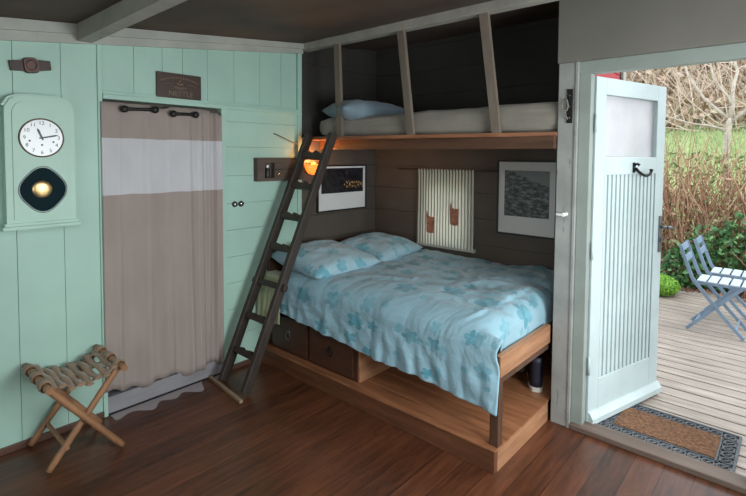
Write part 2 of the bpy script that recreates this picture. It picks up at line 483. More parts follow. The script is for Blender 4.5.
def fnoise(x, y, z=0, s=1): return noise.noise(Vector((x * s, y * s, z * s)))

# ================================================================== THE ROOM
ceil_z = lambda y: 2.375 + .108 * (y + .235)
XR, YF, YB = 3.8, -3.6, .66          # right wall, front wall (behind the camera), alcove back wall

struct(MB().box(-.11, YF, -.06, XR, 0, 0).box(-.11, 0, -.06, 2.06, YB + .06, 0).build('floor', M['floor']))

# left wall: boards in front of a backing, with the doorway
def left_wall():
    b = MB()
    y0d, y1d, zt = -1.676, -.936, 1.822
    # backing
    b.box(-.10, YF, 0, -.012, y0d, 2.5); b.box(-.10, y1d, 0, -.012, -.235, 2.5); b.box(-.10, y0d, zt, -.012, y1d, 2.5)
    g = .0016
    y = -1.695
    edges = [YF, -3.42, -3.22, -3.02, -2.82, -2.62, -2.42, -2.235, -2.085, -1.875, -1.695]
    for a, c in zip(edges, edges[1:]): b.box(-.012, a + g / 2, 0, 0, c - g / 2, 2.2, .002)
    e2 = [-1.676, -1.50, -1.33, -1.20, -1.03, -.83, -.62, -.43, -.295]
    for a, c in zip(e2, e2[1:]): b.box(-.012, a + g / 2, 1.868, 0, c - g / 2, 2.36, .002)
    zs = [0, .24, .43, .615, .80, .988, 1.175, 1.367, 1.567, 1.742, 1.83]
    for a, c in zip(zs, zs[1:]): b.box(-.012, -.90, a + g / 2, 0, -.27, c - g / 2, .002)
    # the dark room behind the curtain
    return b.build('wall_left', M['green'])
struct(left_wall())
b = MB()
b.box(-.62, -1.75, 0, -.60, -.85, 1.9).box(-.60, -1.75, 0, -.10, -1.73, 1.9).box(-.60, -.87, 0, -.10, -.85, 1.9).box(-.62, -1.75, 1.88, -.10, -.85, 1.9).box(-.6, -1.75, -.02, -.1, -.85, 0)
struct(b.build('wall_closet', M['taupe_shaded']))
# alcove part of the left wall, painted taupe
b = MB(); b.box(-.10, -.235, 0, -.012, YB + .06, 2.6)
for k in range(8):
    z0 = .02 + k * .2015; b.box(-.012, -.225, z0 + .002, 0, YB, z0 + .1995, .002)
struct(b.build('wall_alcove_left', M['taupe']))
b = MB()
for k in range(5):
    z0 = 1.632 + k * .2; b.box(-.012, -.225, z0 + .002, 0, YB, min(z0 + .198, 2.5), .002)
struct(b.build('wall_loft_left', M['taupe_shaded']))
# mouldings on the left wall
t = MB()
t.box(-.012, -1.700, 0, .012, -1.676, 2.14, .003)                       # pilaster left of the doorway
t.box(-.012, -.936, 0, .012, -.902, 1.85, .003)                         # right jamb of doorway
struct(t.build('trim_1', M['green']))
t = MB()
t.box(-.012, -1.676, 1.822, .022, -.27, 1.85, .004).box(-.012, -1.676, 1.85, .012, -.27, 1.868, .003)
t.box(-.012, -.275, 0, .012, -.235, 2.30, .003)
struct(t.build('trim_2', M['green']))
t = MB()                                                                # white cornice board rising with the roof
def cornice(y0, y1):
    zb = lambda y: 2.301 + .125 * (y + .235)
    for x, dz0, dz1 in ((.018, 0, -.012), (.034, .06, 0)):
        t.prism([(y0, zb(y0) + dz0), (y1, zb(y1) + dz0 * .6), (y1, ceil_z(y1) + dz1), (y0, ceil_z(y0) + dz1)], lambda a, c: (-.012, a, c), lambda a, c, x=x: (x, a, c))
cornice(YF, -.225)
struct(t.build('trim_3', M['white_trim']))
struct(MB().box(0, YF, 0, .014, -1.697, .035, .003).box(0, -.90, 0, .012, -.66, .035, .003).build('baseboard_left', M['skirting']))
struct(MB().box(-.10, -1.676, .009, .004, -.936, .105, .003).box(-.10, -1.676, 0, -.008, -.936, .009).build('doorway_sill', M['sill_grey']))
struct(MB().box(-.075, -1.676, 1.775, -.035, -.936, 1.82, .003).build('doorway_lintel', M['box']))

struct(MB().box(-.012, -1.676, 0, .007, -.936, .009).build('sill_shadow_line', M['iron']))  # dark strip painted in as the shadow line under the sill
# alcove back wall with its window
b = MB()
def wallB(x0, x1, z0, z1):
    b.box(x0, YB + .012, z0, x1, YB + .08, z1)
wx0, wx1, wz0, wz1 = .555, .995, .80, 1.35
wallB(-.1, wx0, 0, 2.7); wallB(wx1, 2.06, 0, 2.7); wallB(wx0, wx1, 0, wz0); wallB(wx0, wx1, wz1, 2.7)
for k in range(8):
    z0 = .02 + k * .2015; z1 = z0 + .1995
    segs = [(0, 2.02)] if z1 < wz0 or z0 > wz1 else [(0, wx0), (wx1, 2.02)]
    if z0 < wz0 < z1: segs = [(0, wx0), (wx1, 2.02)]
    for a, c in segs: b.box(a, YB, z0, c, YB + .012, z1, .002)
struct(b.build('wall_back', M['taupe']))
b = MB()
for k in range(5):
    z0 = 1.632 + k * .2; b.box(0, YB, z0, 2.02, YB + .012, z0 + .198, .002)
struct(b.build('wall_loft_back', M['taupe_shaded']))
w = MB()
for a in ((wx0, wz0, wx0 + .03, wz1), (wx1 - .03, wz0, wx1, wz1), (wx0 + .03, wz0, wx1 - .03, wz0 + .03), (wx0 + .03, wz1 - .03, wx1 - .03, wz1), (.765, wz0 + .03, .785, wz1 - .03)):
    w.box(a[0], YB + .015, a[1], a[2], YB + .065, a[3], .003)
win = struct(w.build('window_1', M['white_trim']))
struct(MB().box(wx0 + .03, YB + .038, wz0 + .03, wx1 - .03, YB + .042, wz1 - .03).build('window_pane', M['glass'], win))
struct(MB().box(.50, YB - .035, .755, 1.06, YB + .0, .785, .004).build('window_sill', M['white_trim']))
# alcove right-hand wall, red cladding outside
struct(MB().box(2.02, 0.075, 0, 2.045, YB + .08, 2.7).build('wall_alcove_right', M['taupe']))
b = MB()
for k in range(14): b.box(2.045, .09, -.05 + k * .19, 2.06, YB + .08, .135 + k * .19, .003)
struct(b.build('cladding_panel_wall', M['red']))
struct(MB().box(2.045, YB + .04, -.05, 2.075, YB + .10, 2.6, .003).build('trim_4', M['white_trim']))

# door wall
struct(MB().box(2.86, 0, 0, XR, .08, 2.7).box(1.925, 0, 2.03, 2.86, .08, 2.7).build('wall_door', M['header']))
struct(MB().box(1.922, -.018, 2.03, XR, 0, 2.7, .004).build('header_board_trim', M['header']))
struct(MB().box(1.925, 0, 0, 2.028, .075, 2.03, .004).box(2.018, -.006, 0, 2.032, .02, 2.03, .002).build('trim_5', M['post']))
struct(MB().box(2.03, .022, 0, 2.092, .08, 2.03, .004).box(2.842, -.004, 0, 2.93, .09, 2.03, .004).build('door_frame', M['jamb']))
struct(MB().box(2.03, .012, 1.962, 2.86, .08, 2.03, .004).build('trim_6', M['jamb']))
struct(MB().box(2.032, -.009, 0, 2.90, .10, .03, .006).build('threshold_trim', M['threshold']))
# walls behind the camera, each with an unseen window added for daylight
b = MB(); rw = (-1.75, -.35, .75, 1.85)
b.box(XR, YF, 0, XR + .08, rw[0], 2.7).box(XR, rw[1], 0, XR + .08, .08, 2.7).box(XR, rw[0], 0, XR + .08, rw[1], rw[2]).box(XR, rw[0], rw[3], XR + .08, rw[1], 2.7)
struct(b.build('wall_right', M['plain']))
b = MB(); fw = (.9, 3.0, .85, 1.8)
b.box(-.1, YF - .08, 0, fw[0], YF, 2.5).box(fw[1], YF - .08, 0, XR + .08, YF, 2.5).box(fw[0], YF - .08, 0, fw[1], YF, fw[2]).box(fw[0], YF - .08, fw[3], fw[1], YF, 2.5)
struct(b.build('wall_front', M['plain']))
b = MB()
for y in (rw[0], (rw[0] + rw[1]) / 2 - .02, rw[1] - .04): b.box(XR + .01, y, rw[2], XR + .06, y + .04, rw[3], .003)
b.box(XR + .01, rw[0] + .04, rw[2], XR + .06, rw[1] - .04, rw[2] + .04, .003).box(XR + .01, rw[0] + .04, rw[3] - .04, XR + .06, rw[1] - .04, rw[3], .003)
struct(b.build('added_window_right', M['white_trim']))
b = MB()
for x in (fw[0], (fw[0] + fw[1]) / 2 - .02, fw[1] - .04): b.box(x, YF - .06, fw[2], x + .04, YF - .01, fw[3], .003)
b.box(fw[0] + .04, YF - .06, fw[2], fw[1] - .04, YF - .01, fw[2] + .04, .003).box(fw[0] + .04, YF - .06, fw[3] - .04, fw[1] - .04, YF - .01, fw[3], .003)
struct(b.build('added_window_front', M['white_trim']))
# ceiling and beams
b = MB()
def sl(y0, y1, x0, x1, lo, hi):
    b.prism([(y0, ceil_z(y0) + lo), (y1, ceil_z(y1) + lo), (y1, ceil_z(y1) + hi), (y0, ceil_z(y0) + hi)], lambda a, c: (x0, a, c), lambda a, c: (x1, a, c))
kx0, kx1, ky0, ky1 = 2.1, 3.4, -2.75, -1.95               # unseen roof window, added to light the room
sl(YF - .1, ky0, -.12, XR + .1, .002, .08); sl(ky1, .12, -.12, XR + .1, .002, .08)
sl(ky0, ky1, -.12, kx0, .002, .08); sl(ky0, ky1, kx1, XR + .1, .002, .08)
sl(.12, YB + .1, -.12, 2.09, .002, .08)
struct(b.build('ceiling', M['ceil']))
b = MB(); bb = b
sl(ky0, ky1, kx0, kx0 + .04, .0, .10); sl(ky0, ky1, kx1 - .04, kx1, .0, .10); sl(ky0, ky0 + .04, kx0 + .04, kx1 - .04, .0, .10); sl(ky1 - .04, ky1, kx0 + .04, kx1 - .04, .0, .10)
struct(b.build('added_roof_window', M['white_trim']))
struct(MB().prism([(-1.80, 0), (-1.728, 0), (-1.728, .10), (-1.80, .10)], lambda a, c: (0, a, 2.118 + c), lambda a, c: (XR, a, 2.118 + c + .05)).build('ceiling_beam', M['beam_white']))
struct(MB().box(.0, -.235, 2.325, 2.01, -.16, 2.388, .004).box(2.01, -.235, 2.325, XR, -.16, 2.388, .004).build('bunk_beam', M['beam_white']))

# ================================================================== THE DOOR
T = R(15.83)
dr = struct(bpy.data.objects.new('door_1', None)); COL.objects.link(dr)
dr.location = (2.1035, .08, 0); dr.rotation_euler = (0, 0, R(90) - T); ORG[dr.name] = Vector((0, 0, 0))
W, th = .732, .045
leaf = MB()
leaf.box(0, 0, .06, .094, th, 1.955, .003).box(.636, 0, .06, W, th, 1.955, .003)
leaf.box(.094, 0, 1.862, .636, th, 1.955, .003).box(.094, 0, 1.415, .636, th, 1.517, .003).box(.094, 0, .06, .636, th, .257, .003)
for k in range(13):
    a = .094 + k * .0417; leaf.box(a + .0075, .004, .257, a + .0342, th - .004, 1.415, .003)
leafo = struct(leaf.build('door_leaf', M['door_paint'], dr, local=True))
g = struct(MB().box(.094, .019, .257, .636, th - .019, 1.415).build('groove_panel', M['door_paint'], dr, local=True))
g = struct(MB().box(.094, .027, 1.517, .636, .034, 1.862).build('door_glass', M['frosted'], dr, local=True)); g['label'] = 'misted glass pane'
wb = MB(); wb.prism([(0, .082), (-.010, .080), (-.030, .052), (-.030, .022), (0, .022)], lambda a, c: (.004, a, c), lambda a, c: (.738, a, c)); wb.box(.0, 0, .022, .738, .03, .06)
struct(wb.build('weatherboard', M['door_paint'], dr, local=True))
h = MB()
h.obox((.385, -.004, 1.455), (.022, .008, .06), None, .003)
h.tube([(.385, -.006, 1.470), (.387, -.022, 1.478), (.392, -.032, 1.468)], [.006, .007, .009], 8)
h.tube([(.39, -.01, 1.452), (.400, -.022, 1.432), (.425, -.034, 1.414), (.458, -.038, 1.406), (.492, -.036, 1.412), (.516, -.034, 1.428), (.520, -.034, 1.444)], [.009, .009, .008, .008, .008, .008, .012], 8)
o = struct(h.build('door_hook', M['iron'], dr, local=True)); o['label'] = 'black iron hook'
h = MB(); h.box(.690, -.007, .92, .722, 0, 1.15, .003)
h.tube([(.706, 0, 1.08), (.706, -.045, 1.08)], .009, 8)
h.tube([(.704, -.045, 1.08), (.735, -.05, 1.081), (.79, -.045, 1.074)], [.009, .009, .007], 8)
h.obox((.706, -.012, 1.0), (.014, .012, .03), None, .002)
h.box(.690, th, .92, .722, th + .007, 1.15, .003)
h.tube([(.706, th, 1.08), (.706, th + .05, 1.08), (.67, th + .053, 1.08), (.60, th + .053, 1.078)], [.009, .009, .009, .007], 8)
o = struct(h.build('door_handle', M['steel'], dr, local=True)); o['label'] = 'grey metal lever handle on a plate'
h = MB()
for z in (.35, 1.0, 1.70): h.tube([(-.006, -.004, z - .05), (-.006, -.004, z + .05)], .007, 8)
struct(h.build('door_hinge', M['door_paint'], dr, local=True))
# fittings on the post
p = thing('keeper_plate', 'dark iron latch plate on the white post left of the open door', 'latch', (1.99, -.001, 1.70))
MB().box(1.974, -.007, 1.70, 2.006, 0, 1.885, .003).build('plate', M['iron'], p)
for z in (1.73, 1.79, 1.85): MB().lathe([(.005, 0), (.005, .003), (.002, .004)], Matrix.Translation((1.99, -.007, z)) @ rot_to((0, -1, 0)), 10).build('screw', M['steel'], p)
k = MB(); pts = []
for i in range(13):
    a = i / 12 * 6.283; pts.append((1.968 + .016 * math.sin(a), -.015 - .006 * math.sin(2 * a), 1.80 + .035 * math.cos(a)))
k.tube(pts, .004, 6).tube([(1.968, -.016, 1.77), (1.975, -.018, 1.74), (1.985, -.016, 1.72)], .004, 6)
o = k.build('cord_loop', M['sheet_white'], p); o['label'] = 'loop of pale cord'
p = thing('coat_peg', 'small white peg on the white post between bunk bed and door', 'peg', (1.984, -.001, 1.19))
MB().lathe([(.012, 0), (.012, .006), (.006, .01), (.006, .03), (.011, .036), (.013, .044), (.008, .052)], Matrix.Translation((1.984, 0, 1.199)) @ rot_to((0, -1, 0)), 14).build('peg_body', M['white'], p)
MB().obox((1.967, -.045, 1.199), (.045, .012, .014), None, .004).build('peg_lever', M['white'], p)

# ================================================================== BUNK + BED
bk = thing('upper_bunk', 'upper bunk shelf of orange pine with three slanting slats up to the white beam', 'bunk bed', (1.0, 0, 1.655))
EY = lambda x: -.235 + .1155 * x                  # the open edge of the bunk runs slightly askew
MB().prism([(0, EY(0)), (1.924, EY(1.924)), (1.924, .076), (2.018, .076), (2.018, YB), (0, YB)], lambda a, c: (a, c, 1.632), lambda a, c: (a, c, 1.655)).build('bunk_deck', M['bed_wood'], bk)
MB().box(.0, -.04, 1.560, 1.923, -.002, 1.632, .003).build('front_rail', M['rail'], bk)
o = MB()
for y in (.22, .45): MB().box(.0, y, 1.585, 2.0, y + .04, 1.632, .003).build('bearer', M['bed_wood'], bk)
def slat(x_top, x_bot, w=.052):
    s = MB(); z0, z1 = 1.655, 2.33
    yb = EY(x_bot) + .002; yy = lambda c: yb + (-.222 - yb) * (c - z0) / (z1 - z0)
    s.prism([(x_bot - w / 2, z0), (x_bot + w / 2, z0), (x_top + w / 2, z1), (x_top - w / 2, z1)], lambda a, c: (a, yy(c), c), lambda a, c: (a, yy(c) + .026, c))
    return s.build('guard_slat', M['post_wood'], bk)
slat(.378, .382); slat(.972, .985, .054); slat(1.571, 1.575, .054)

def soft_slab(name, x0, y0, z0, x1, y1, z1, mat, r=.05, wob=.006, parent=None, seed=0, shear=0, rise=0):
    """mattress-like rounded slab with gently uneven cloth"""
    s = MB()
    s.box(x0, y0, z0, x1, y1, z1)
    bmesh.ops.subdivide_edges(s.bm, edges=s.bm.edges[:], cuts=22, use_grid_fill=True)
    c = Vector(((x0 + x1) / 2, (y0 + y1) / 2, (z0 + z1) / 2)); hx, hy, hz = (x1 - x0) / 2, (y1 - y0) / 2, (z1 - z0) / 2
    for v in s.bm.verts:
        d = v.co - c
        q = Vector((max(-hx + r, min(hx - r, d.x)), max(-hy + r, min(hy - r, d.y)), max(-hz + r, min(hz - r, d.z))))
        e = d - q
        if e.length > 1e-6: e = e.normalized() * r
        n = fnoise(v.co.x, v.co.y * 2, v.co.z * 3 + seed, 3) + .5 * fnoise(v.co.x, v.co.y, v.co.z * 6 + seed, 9)
        v.co = c + q + e * (1 + n * wob / r)
        v.co.z += rise * v.co.x * max(0, min(1, (v.co.z - z0) / (z1 - z0)))
        v.co.y += shear * v.co.x * max(0, min(1, (y1 - v.co.y) / (y1 - y0)))
    for f in s.bm.faces: f.smooth = True
    return s.build(name, mat, parent, origin=((x0 + x1) / 2, (y0 + y1) / 2, z0))
um = tag(soft_slab('bunk_mattress', .13, -.185, 1.656, 1.975, .60, 1.795, M['sheet_white'], .05, .014, seed=3, shear=.105, rise=.018), 'thin mattress in a cream grey sheet on the upper bunk', 'mattress')

def pillow(name, L, Wd, H, loc, rot, mat, label, group=None, seed=0, uvs=1, flange=.03):
    s = MB(); nu, nv = 34, 26
    def pt(u, v, sg):
        a, c = u * 2 - 1, v * 2 - 1
        e = max(0, (1 - abs(a) ** 3.2)) ** .55 * max(0, (1 - abs(c) ** 3.2)) ** .55
        x = a * L / 2 * (1 - .07 * (1 - abs(c)) * abs(a) ** 3) ; y = c * Wd / 2 * (1 - .09 * (1 - abs(a)) * abs(c) ** 3)
        n = fnoise(a * 2 + seed, c * 2, sg, 1.6) * .16 + fnoise(a * 4 + seed, c * 5, sg, 2) * .07
        z = sg * (H / 2) * e * (1 + n) if e > 0 else 0
        z += .012 * fnoise(a * 2 + seed, c * 2, 5, 1.3) * (1 - e)
        return Vector((x, y, z))
    s.grid(lambda u, v: pt(u, v, 1), nu, nv, lambda u, v: (u * L * uvs + seed, v * Wd * uvs))
    s.grid(lambda u, v: pt(1 - u, v, -1), nu, nv, lambda u, v: (u * L + seed, v * Wd + 3))
    bmesh.ops.remove_doubles(s.bm, verts=s.bm.verts[:], dist=.0008)
    o = s.build(name, mat, None, origin=(0, 0, 0))
    o.location = loc; o.rotation_euler = rot
    return tag(o, label, 'pillow', group)
pillow('pillow', .62, .42, .17, (.42, .09, 1.842), (R(2), R(3), R(70)), M['pillow_blue'], 'pale blue pillow at the left end of the upper bunk mattress', seed=9)

# lower bed frame
bd = thing('bed_frame', 'low double bed frame of warm pine on a raised step platform', 'bed', (1.0, 0, 0))
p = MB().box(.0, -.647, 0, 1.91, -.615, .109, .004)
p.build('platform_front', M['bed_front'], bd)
MB().box(1.88, -.615, 0, 1.912, -.004, .109, .004).build('platform_end', M['bed_wood_y'], bd)
p = MB(); ys = [-.647, -.52, -.36, -.20, -.04, .12, .28, .44, YB - .005]
for i, (a, c) in enumerate(zip(ys, ys[1:])): p.box(.0, a + (.001 if i else -.004), .109, 1.914 if c < 0 else 1.91, c - .001, .128 if False else .118, .002)
p.build('platform_top', M['bed_wood'], bd)
MB().box(1.866, -.618, .118, 1.912, -.572, .56, .003).build('leg', M['bed_dark'], bd)
MB().box(.02, -.612, .118, .056, -.576, .56, .003).build('leg', M['bed_dark'], bd)
MB().box(1.885, -.61, .458, 1.915, -.002, .562, .004).build('foot_rail', M['bed_wood_y'], bd)
MB().box(1.868, -.576, .418, 1.905, -.002, .457, .003).build('foot_bearer', M['bed_dark'], bd)
MB().box(.056, -.612, .44, 1.876, -.58, .56, .004).build('side_rail', M['bed_wood'], bd)
sl_ = MB()
for k in range(12):
    x = .10 + k * .15; sl_.box(x, -.578, .428, x + .07, YB - .005, .446, .002)
sl_.build('bed_slats', M['bed_wood_y'], bd)
MB().box(.0, -.56, .446, .03, YB - .01, .80, .004).build('headboard', M['chest'], bd)

mt = tag(soft_slab('mattress', .035, -.628, .458, 1.81, .645, .645, M['sheet'], .05, .006, seed=1), 'mattress under a pale yellow sheet beside the ladder', 'mattress')
# the yellow sheet hanging at the pillow end
s = MB()
def drape(u, v):
    x = .012 + u * .27
    if v < .3:
        y = -.50 - (v / .3) * .125; z = .652
    else:
        q = (v - .3) / .7
        y = -.638 - .010 * math.sin(min(1, q * 3) * 1.57) - q * .012; z = .652 - q * (.315 - .03 * fnoise(u * 4, 1))
    fold = .014 * math.sin(u * 19 + 3 * v + 2 * fnoise(u * 3, v * 2)) * max(0, (v - .3)) * 1.3
    return Vector((x + .012 * fnoise(u * 3, v * 3, 4), y - abs(fold), z))
s.grid(drape, 26, 30)
o = s.build('sheet_drape', M['sheet'], mt)
md = o.modifiers.new('thickness', 'SOLIDIFY'); md.thickness = .004

# the duvet
def duvet():
    s = MB(); x0, x1 = .205, 2.015
    nu, nv = 150, 120
    top = .712
    def hem(x):
        t = (x - x0) / (x1 - x0)
        return .425 - .085 * min(1, t * 1.7) - .045 * max(0, t - .72) / .28 + .010 * fnoise(x * 5, 2)
    def base(u, v):
        x = x0 + u * (x1 - x0)
        # path across the bed: wall side -> front edge -> hanging front
        A, B, Cc = 1.07, .22, .32            # flat, rounded corner, hanging lengths
        h = hem(x)
        L = v * (A + B + Cc)
        yb, zt = .625, top
        if L < A:
            y = yb - L; z = zt
        elif L < A + B:
            a = (L - A) / B * 1.5708
            y = yb - A - .19 * math.sin(a); z = zt - .135 * (1 - math.cos(a))
        else:
            q = (L - A - B) / Cc
            z = (zt - .135) + (h - (zt - .135)) * q; y = yb - A - .19 - .012 * q
        hang = max(0, (L - A - B) / Cc)
        # puff and wrinkles
        flat = 1 - min(1, max(0, (L - A + .1) / .2))
        z += flat * (.022 * fnoise(x * 2.2, y * 2.2, 1) + .016 * fnoise(x * 3 + y * 2.5, y * 9 - x * 3, 2) + .009 * (1 - abs(fnoise(x * 9 + y * 4, y * 11, 3)) * 2))
        # hanging folds
        fold = math.sin(x * 27 + 2.5 * fnoise(x * 3, z * 2, 7)) * .5 + fnoise(x * 9, z * 2.0, 5)
        amp = .024 * hang * (0.55 + .9 * u)
        y -= abs(fold) * amp
        crease = fnoise(x * 13 + z * 9, z * 6 - x * 2, 8)
        y += .011 * crease * min(1, hang * 2) - .004
        # foot end: rounds down inside the rail; the hanging front keeps straight on past the corner leg
        front = max(0, min(1, (-.50 - y) / .12)); front = front * front * (3 - 2 * front)
        xh = x0 + (x - x0) * (1.925 - x0) / (x1 - x0)
        lf = x - 1.69; xf, zf = x, z
        if lf > .07:
            a = min(1.5708, (lf - .07) / .11); xf = 1.76 + .11 * math.sin(a); zf = z - .11 * (1 - math.cos(a))
            if lf > .07 + .11 * 1.5708: zf -= (lf - .07 - .11 * 1.5708)
            k = a / 1.5708
            xf += (.016 * fnoise(y * 6, z * 4, 9) + .010 * fnoise(y * 15, z * 6, 4)) * k * (1 - .7 * k)
        elif lf > -.25:
            zf += .030 * (lf + .25) / .32 * (.5 + fnoise(y * 4, x * 3, 9))
        if zf < .60: xf = min(xf, 1.882)
        xg = xh - .020 * math.exp(-((z - .575) / .045) ** 2) * max(0, (u - .8) / .2)
        x = xf * (1 - front) + xg * front
        z = zf * (1 - front) + z * front
        # flare of the left edge
        return Vector((x, y, z))
    def fn(u, v):
        p = base(u, v)
        if u < .06:
            p.z -= (.06 - u) / .06 * .012 * (1 if v < .7 else 0)
            p.x -= .03 * max(0, v - .72) * (.06 - u) / .06
        return p
    s.grid(fn, nu, nv, lambda u, v: (u * 1.655, v * 1.60))
    o = s.build('duvet', M['floral'], None, origin=(1.1, 0, .70))
    md = o.modifiers.new('thickness', 'SOLIDIFY'); md.thickness = .012; md.offset = -1
    md = o.modifiers.new('soft', 'SUBSURF'); md.levels = 1; md.render_levels = 1
    return tag(o, 'pale blue duvet printed with teal flowers hanging over the lower bed', 'duvet')
duvet()
pillow('pillow', .58, .60, .18, (.365, -.310, .757), (R(2), R(6), R(-4)), M['floral_pillow'], 'floral teal pillow nearest the ladder, overlapping its neighbour', seed=2)
pillow('pillow', .52, .58, .16, (.36, .292, .762), (R(2), R(6), R(5)), M['floral_pillow'], 'floral teal pillow in the wall corner under the night picture', seed=5)

# chest under the bed
ch = thing('storage_chest', 'dark wooden two-drawer chest pushed under the lower bed', 'chest', (.525, -.4, .118))
MB().box(.10, -.585, .118, .955, -.18, .395, .004).build('chest_body', M['chest'], ch)
o = MB().box(.955, -.578, .118, .972, -.18, .39, .003).build('lit_tone_side_board', M['bed_wood_y'], ch); o['label'] = 'side board coloured lighter as if lit'  # paler wood carries the light falling on the chest's right side
for i, (a, c) in enumerate(((.12, .50), (.53, .93))):
    d = MB().box(a, -.603, .14, c, -.586, .375, .004).build('drawer', M['chest'], ch)
    r = MB(); cx = (a + c) / 2
    r.lathe([(.016, 0), (.016, .004), (.006, .006)], Matrix.Translation((cx, -.603, .275)) @ rot_to((0, -1, 0)), 14)
    r.tube([(cx + .026 * math.sin(q / 16 * 6.283), -.612, .252 + .026 * math.cos(q / 16 * 6.283)) for q in range(17)], .0035, 6)
    r.build('ring_pull', M['iron'] if i else M['steel'], d)
# boots
def boot(x, y, rz, label):
    b0 = thing('boot', label, 'boot', (x, y, .118), (0, 0, rz), None)
    outline = [(-.034, -.11), (-.045, -.05), (-.036, .0), (-.046, .09), (-.030, .145), (0, .158), (.030, .145), (.044, .09), (.036, 0), (.042, -.05), (.034, -.11), (.022, -.126), (0, -.131), (-.022, -.126)]
    MB().prism(outline, lambda a, c: (a, c, 0), lambda a, c: (a * 1.02, c * 1.02, .028)).build('sole', M['sole'], b0, local=True)
    u = MB(); rings = []
    secs = [(.028, 1.0, 1.0, 0), (.06, .97, .95, -.004), (.09, .9, .72, -.035), (.12, .86, .52, -.062), (.17, .86, .48, -.07), (.21, .92, .50, -.068)]
    for z, sx, sy, oy in secs:
        rings.append([u.bm.verts.new((a * sx, c * sy + oy, z)) for a, c in outline])
    for A, B in zip(rings, rings[1:]):
        for k in range(len(A)):
            f = u.bm.faces.new((A[k], A[(k + 1) % len(A)], B[(k + 1) % len(A)], B[k])); f.smooth = True
    u.bm.faces.new(rings[0][::-1]); u.bm.faces.new(rings[-1])
    u.build('upper', M['navy'], b0, local=True)
    return b0
boot(1.765, .16, R(26), 'navy boot with cream sole under the bed foot, nearer the door')
boot(1.58, .36, R(20), 'navy boot half hidden in the dark behind the bed corner leg')

# ================================================================== LADDER
ld = thing('bunk_ladder', 'dark old wooden ladder leaning against the upper bunk', 'ladder', (.26, -1.02, 0))
lv = Vector((0, .76, 1.67)); ln = lv.length; lu = lv.normalized()
lrot = Matrix((Vector((1, 0, 0)), lu.cross(Vector((1, 0, 0))).normalized(), lu)).transposed()
if lrot.determinant() < 0: lrot = Matrix((Vector((1, 0, 0)), -lu.cross(Vector((1, 0, 0))).normalized(), lu)).transposed()
lp = lambda x, t: Vector((x, -1.02, .0)) + lv * t
for xb, xt in ((.135, .125), (.395, .388)):
    s = MB()
    a, c = lp(xb, .012), lp(xt, 1.0)
    s.obox((a + c) / 2, (.036, .062, (c - a).length), lrot, .006)
    for v in s.bm.verts: v.co.x += .004 * fnoise(v.co.z * 3, xb * 9)
    s.build('stile', M['ladder'], ld)
for i, t in enumerate((.123, .248, .38, .515, .64, .77, .90)):
    s = MB(); xl, xr = .145, .385
    if i == 2:
        s.obox(lp(.262, t), (.36, .03, .042), lrot, .006)
    else:
        top = [(xl, .016), (xl + .03, .018), (xl + .055, .034), (xl + .085, .036), (xl + .10, .022), (xr - .10, .022), (xr - .085, .036), (xr - .055, .034), (xr - .03, .018), (xr, .016)]
        poly = [(xl, -.016), (xr, -.016)] + top[::-1]
        c = lp(0, t); n = lrot.col[1]
        s.prism(poly, lambda a, q: Vector((a, c.y, c.z)) + n * -.022 + Vector((0, 0, 1)) * q, lambda a, q: Vector((a, c.y, c.z)) + n * .022 + Vector((0, 0, 1)) * q)
    s.build('rung', M['ladder'], ld)
tag(MB().obox((.205, -1.055, .011), (.50, .022, .020), Matrix.Rotation(R(-6), 3, 'Z'), .003).build('floor_batten', M['batten'], None, origin=(.205, -1.055, 0)), 'thin pale batten on the floor stopping the ladder feet', 'batten')

# ================================================================== DOORWAY CURTAIN
cu = thing('door_curtain', 'taupe linen curtain with a white band over the doorway', 'curtain', (0, -1.3, .06))
s = MB()
def cur(u, v):
    y = -1.690 + u * .749
    z0 = .135 - .055 * u + .014 * math.sin(u * 15 + .8) + .010 * math.sin(u * 37); z = z0 + v * (1.806 - z0)
    deep = max(0, (u - .80) / .2)
    x = .022 + (.016 * math.sin(u * 19 + .8 * math.sin(v * 3) + .5) + .010 * fnoise(u * 7, v * 1.2, 2)) * (.35 + .65 * (1 - v)) + .005 * fnoise(u * 16, v * 2.5, 6)
    x += deep * .026 * math.sin(u * 88)
    for uc, wd_, am in ((.13, .018, .012), (.33, .03, .016), (.52, .016, .012), (.68, .022, .02), (.80, .014, .02)): x += am * math.exp(-((u - uc - .02 * (1 - v) * math.sin(uc * 40)) / wd_) ** 2) * (.25 + .75 * (1 - v) ** .6)
    x += .018 * (1 - v) * fnoise(u * 4, v * 2, 1)
    x = max(x, .019) if u < .06 or u > .96 else max(x, .006)
    sag = -.016 * math.sin(max(0, min(1, (u - .36) / .18)) * 3.1416) * max(0, (v - .9)) * 10
    sag += -.03 * max(0, (u - .84) / .16) * max(0, (v - .93)) / .07
    return Vector((x - .004, y, z + sag))
s.grid(cur, 110, 40)
o = s.build('curtain_cloth', M['curtain'], cu)
md = o.modifiers.new('thickness', 'SOLIDIFY'); md.thickness = .003
def hook(y0, y1, z0, z1, label):
    h = thing('iron_curtain_bar', label, 'curtain hook', (.05, (y0 + y1) / 2, (z0 + z1) / 2 - .02), group=None)
    a, c = Vector((.052, y0, z0)), Vector((.052, y1, z1))
    d = (c - a).normalized(); m = Matrix.Translation(a) @ rot_to(d); L = (c - a).length
    MB().lathe([(.006, .005), (.011, .012), (.010, .05), (.009, L / 2), (.010, L - .05), (.011, L - .012), (.006, L - .005)], m, 14).build('bar', M['iron'], h)
    for q in (a, c):
        MB().lathe([(.006, -.014), (.015, -.012), (.021, -.004), (.021, .005), (.015, .012), (.006, .014)], Matrix.Translation(q) @ rot_to((1, 0, 0)), 16).tube([q, q + Vector((-.09, 0, 0))], .006, 8).build('knob', M['iron'], h)
hook(-1.575, -1.40, 1.770, 1.778, 'black iron dumbbell-shaped bar at the top left of the doorway curtain')
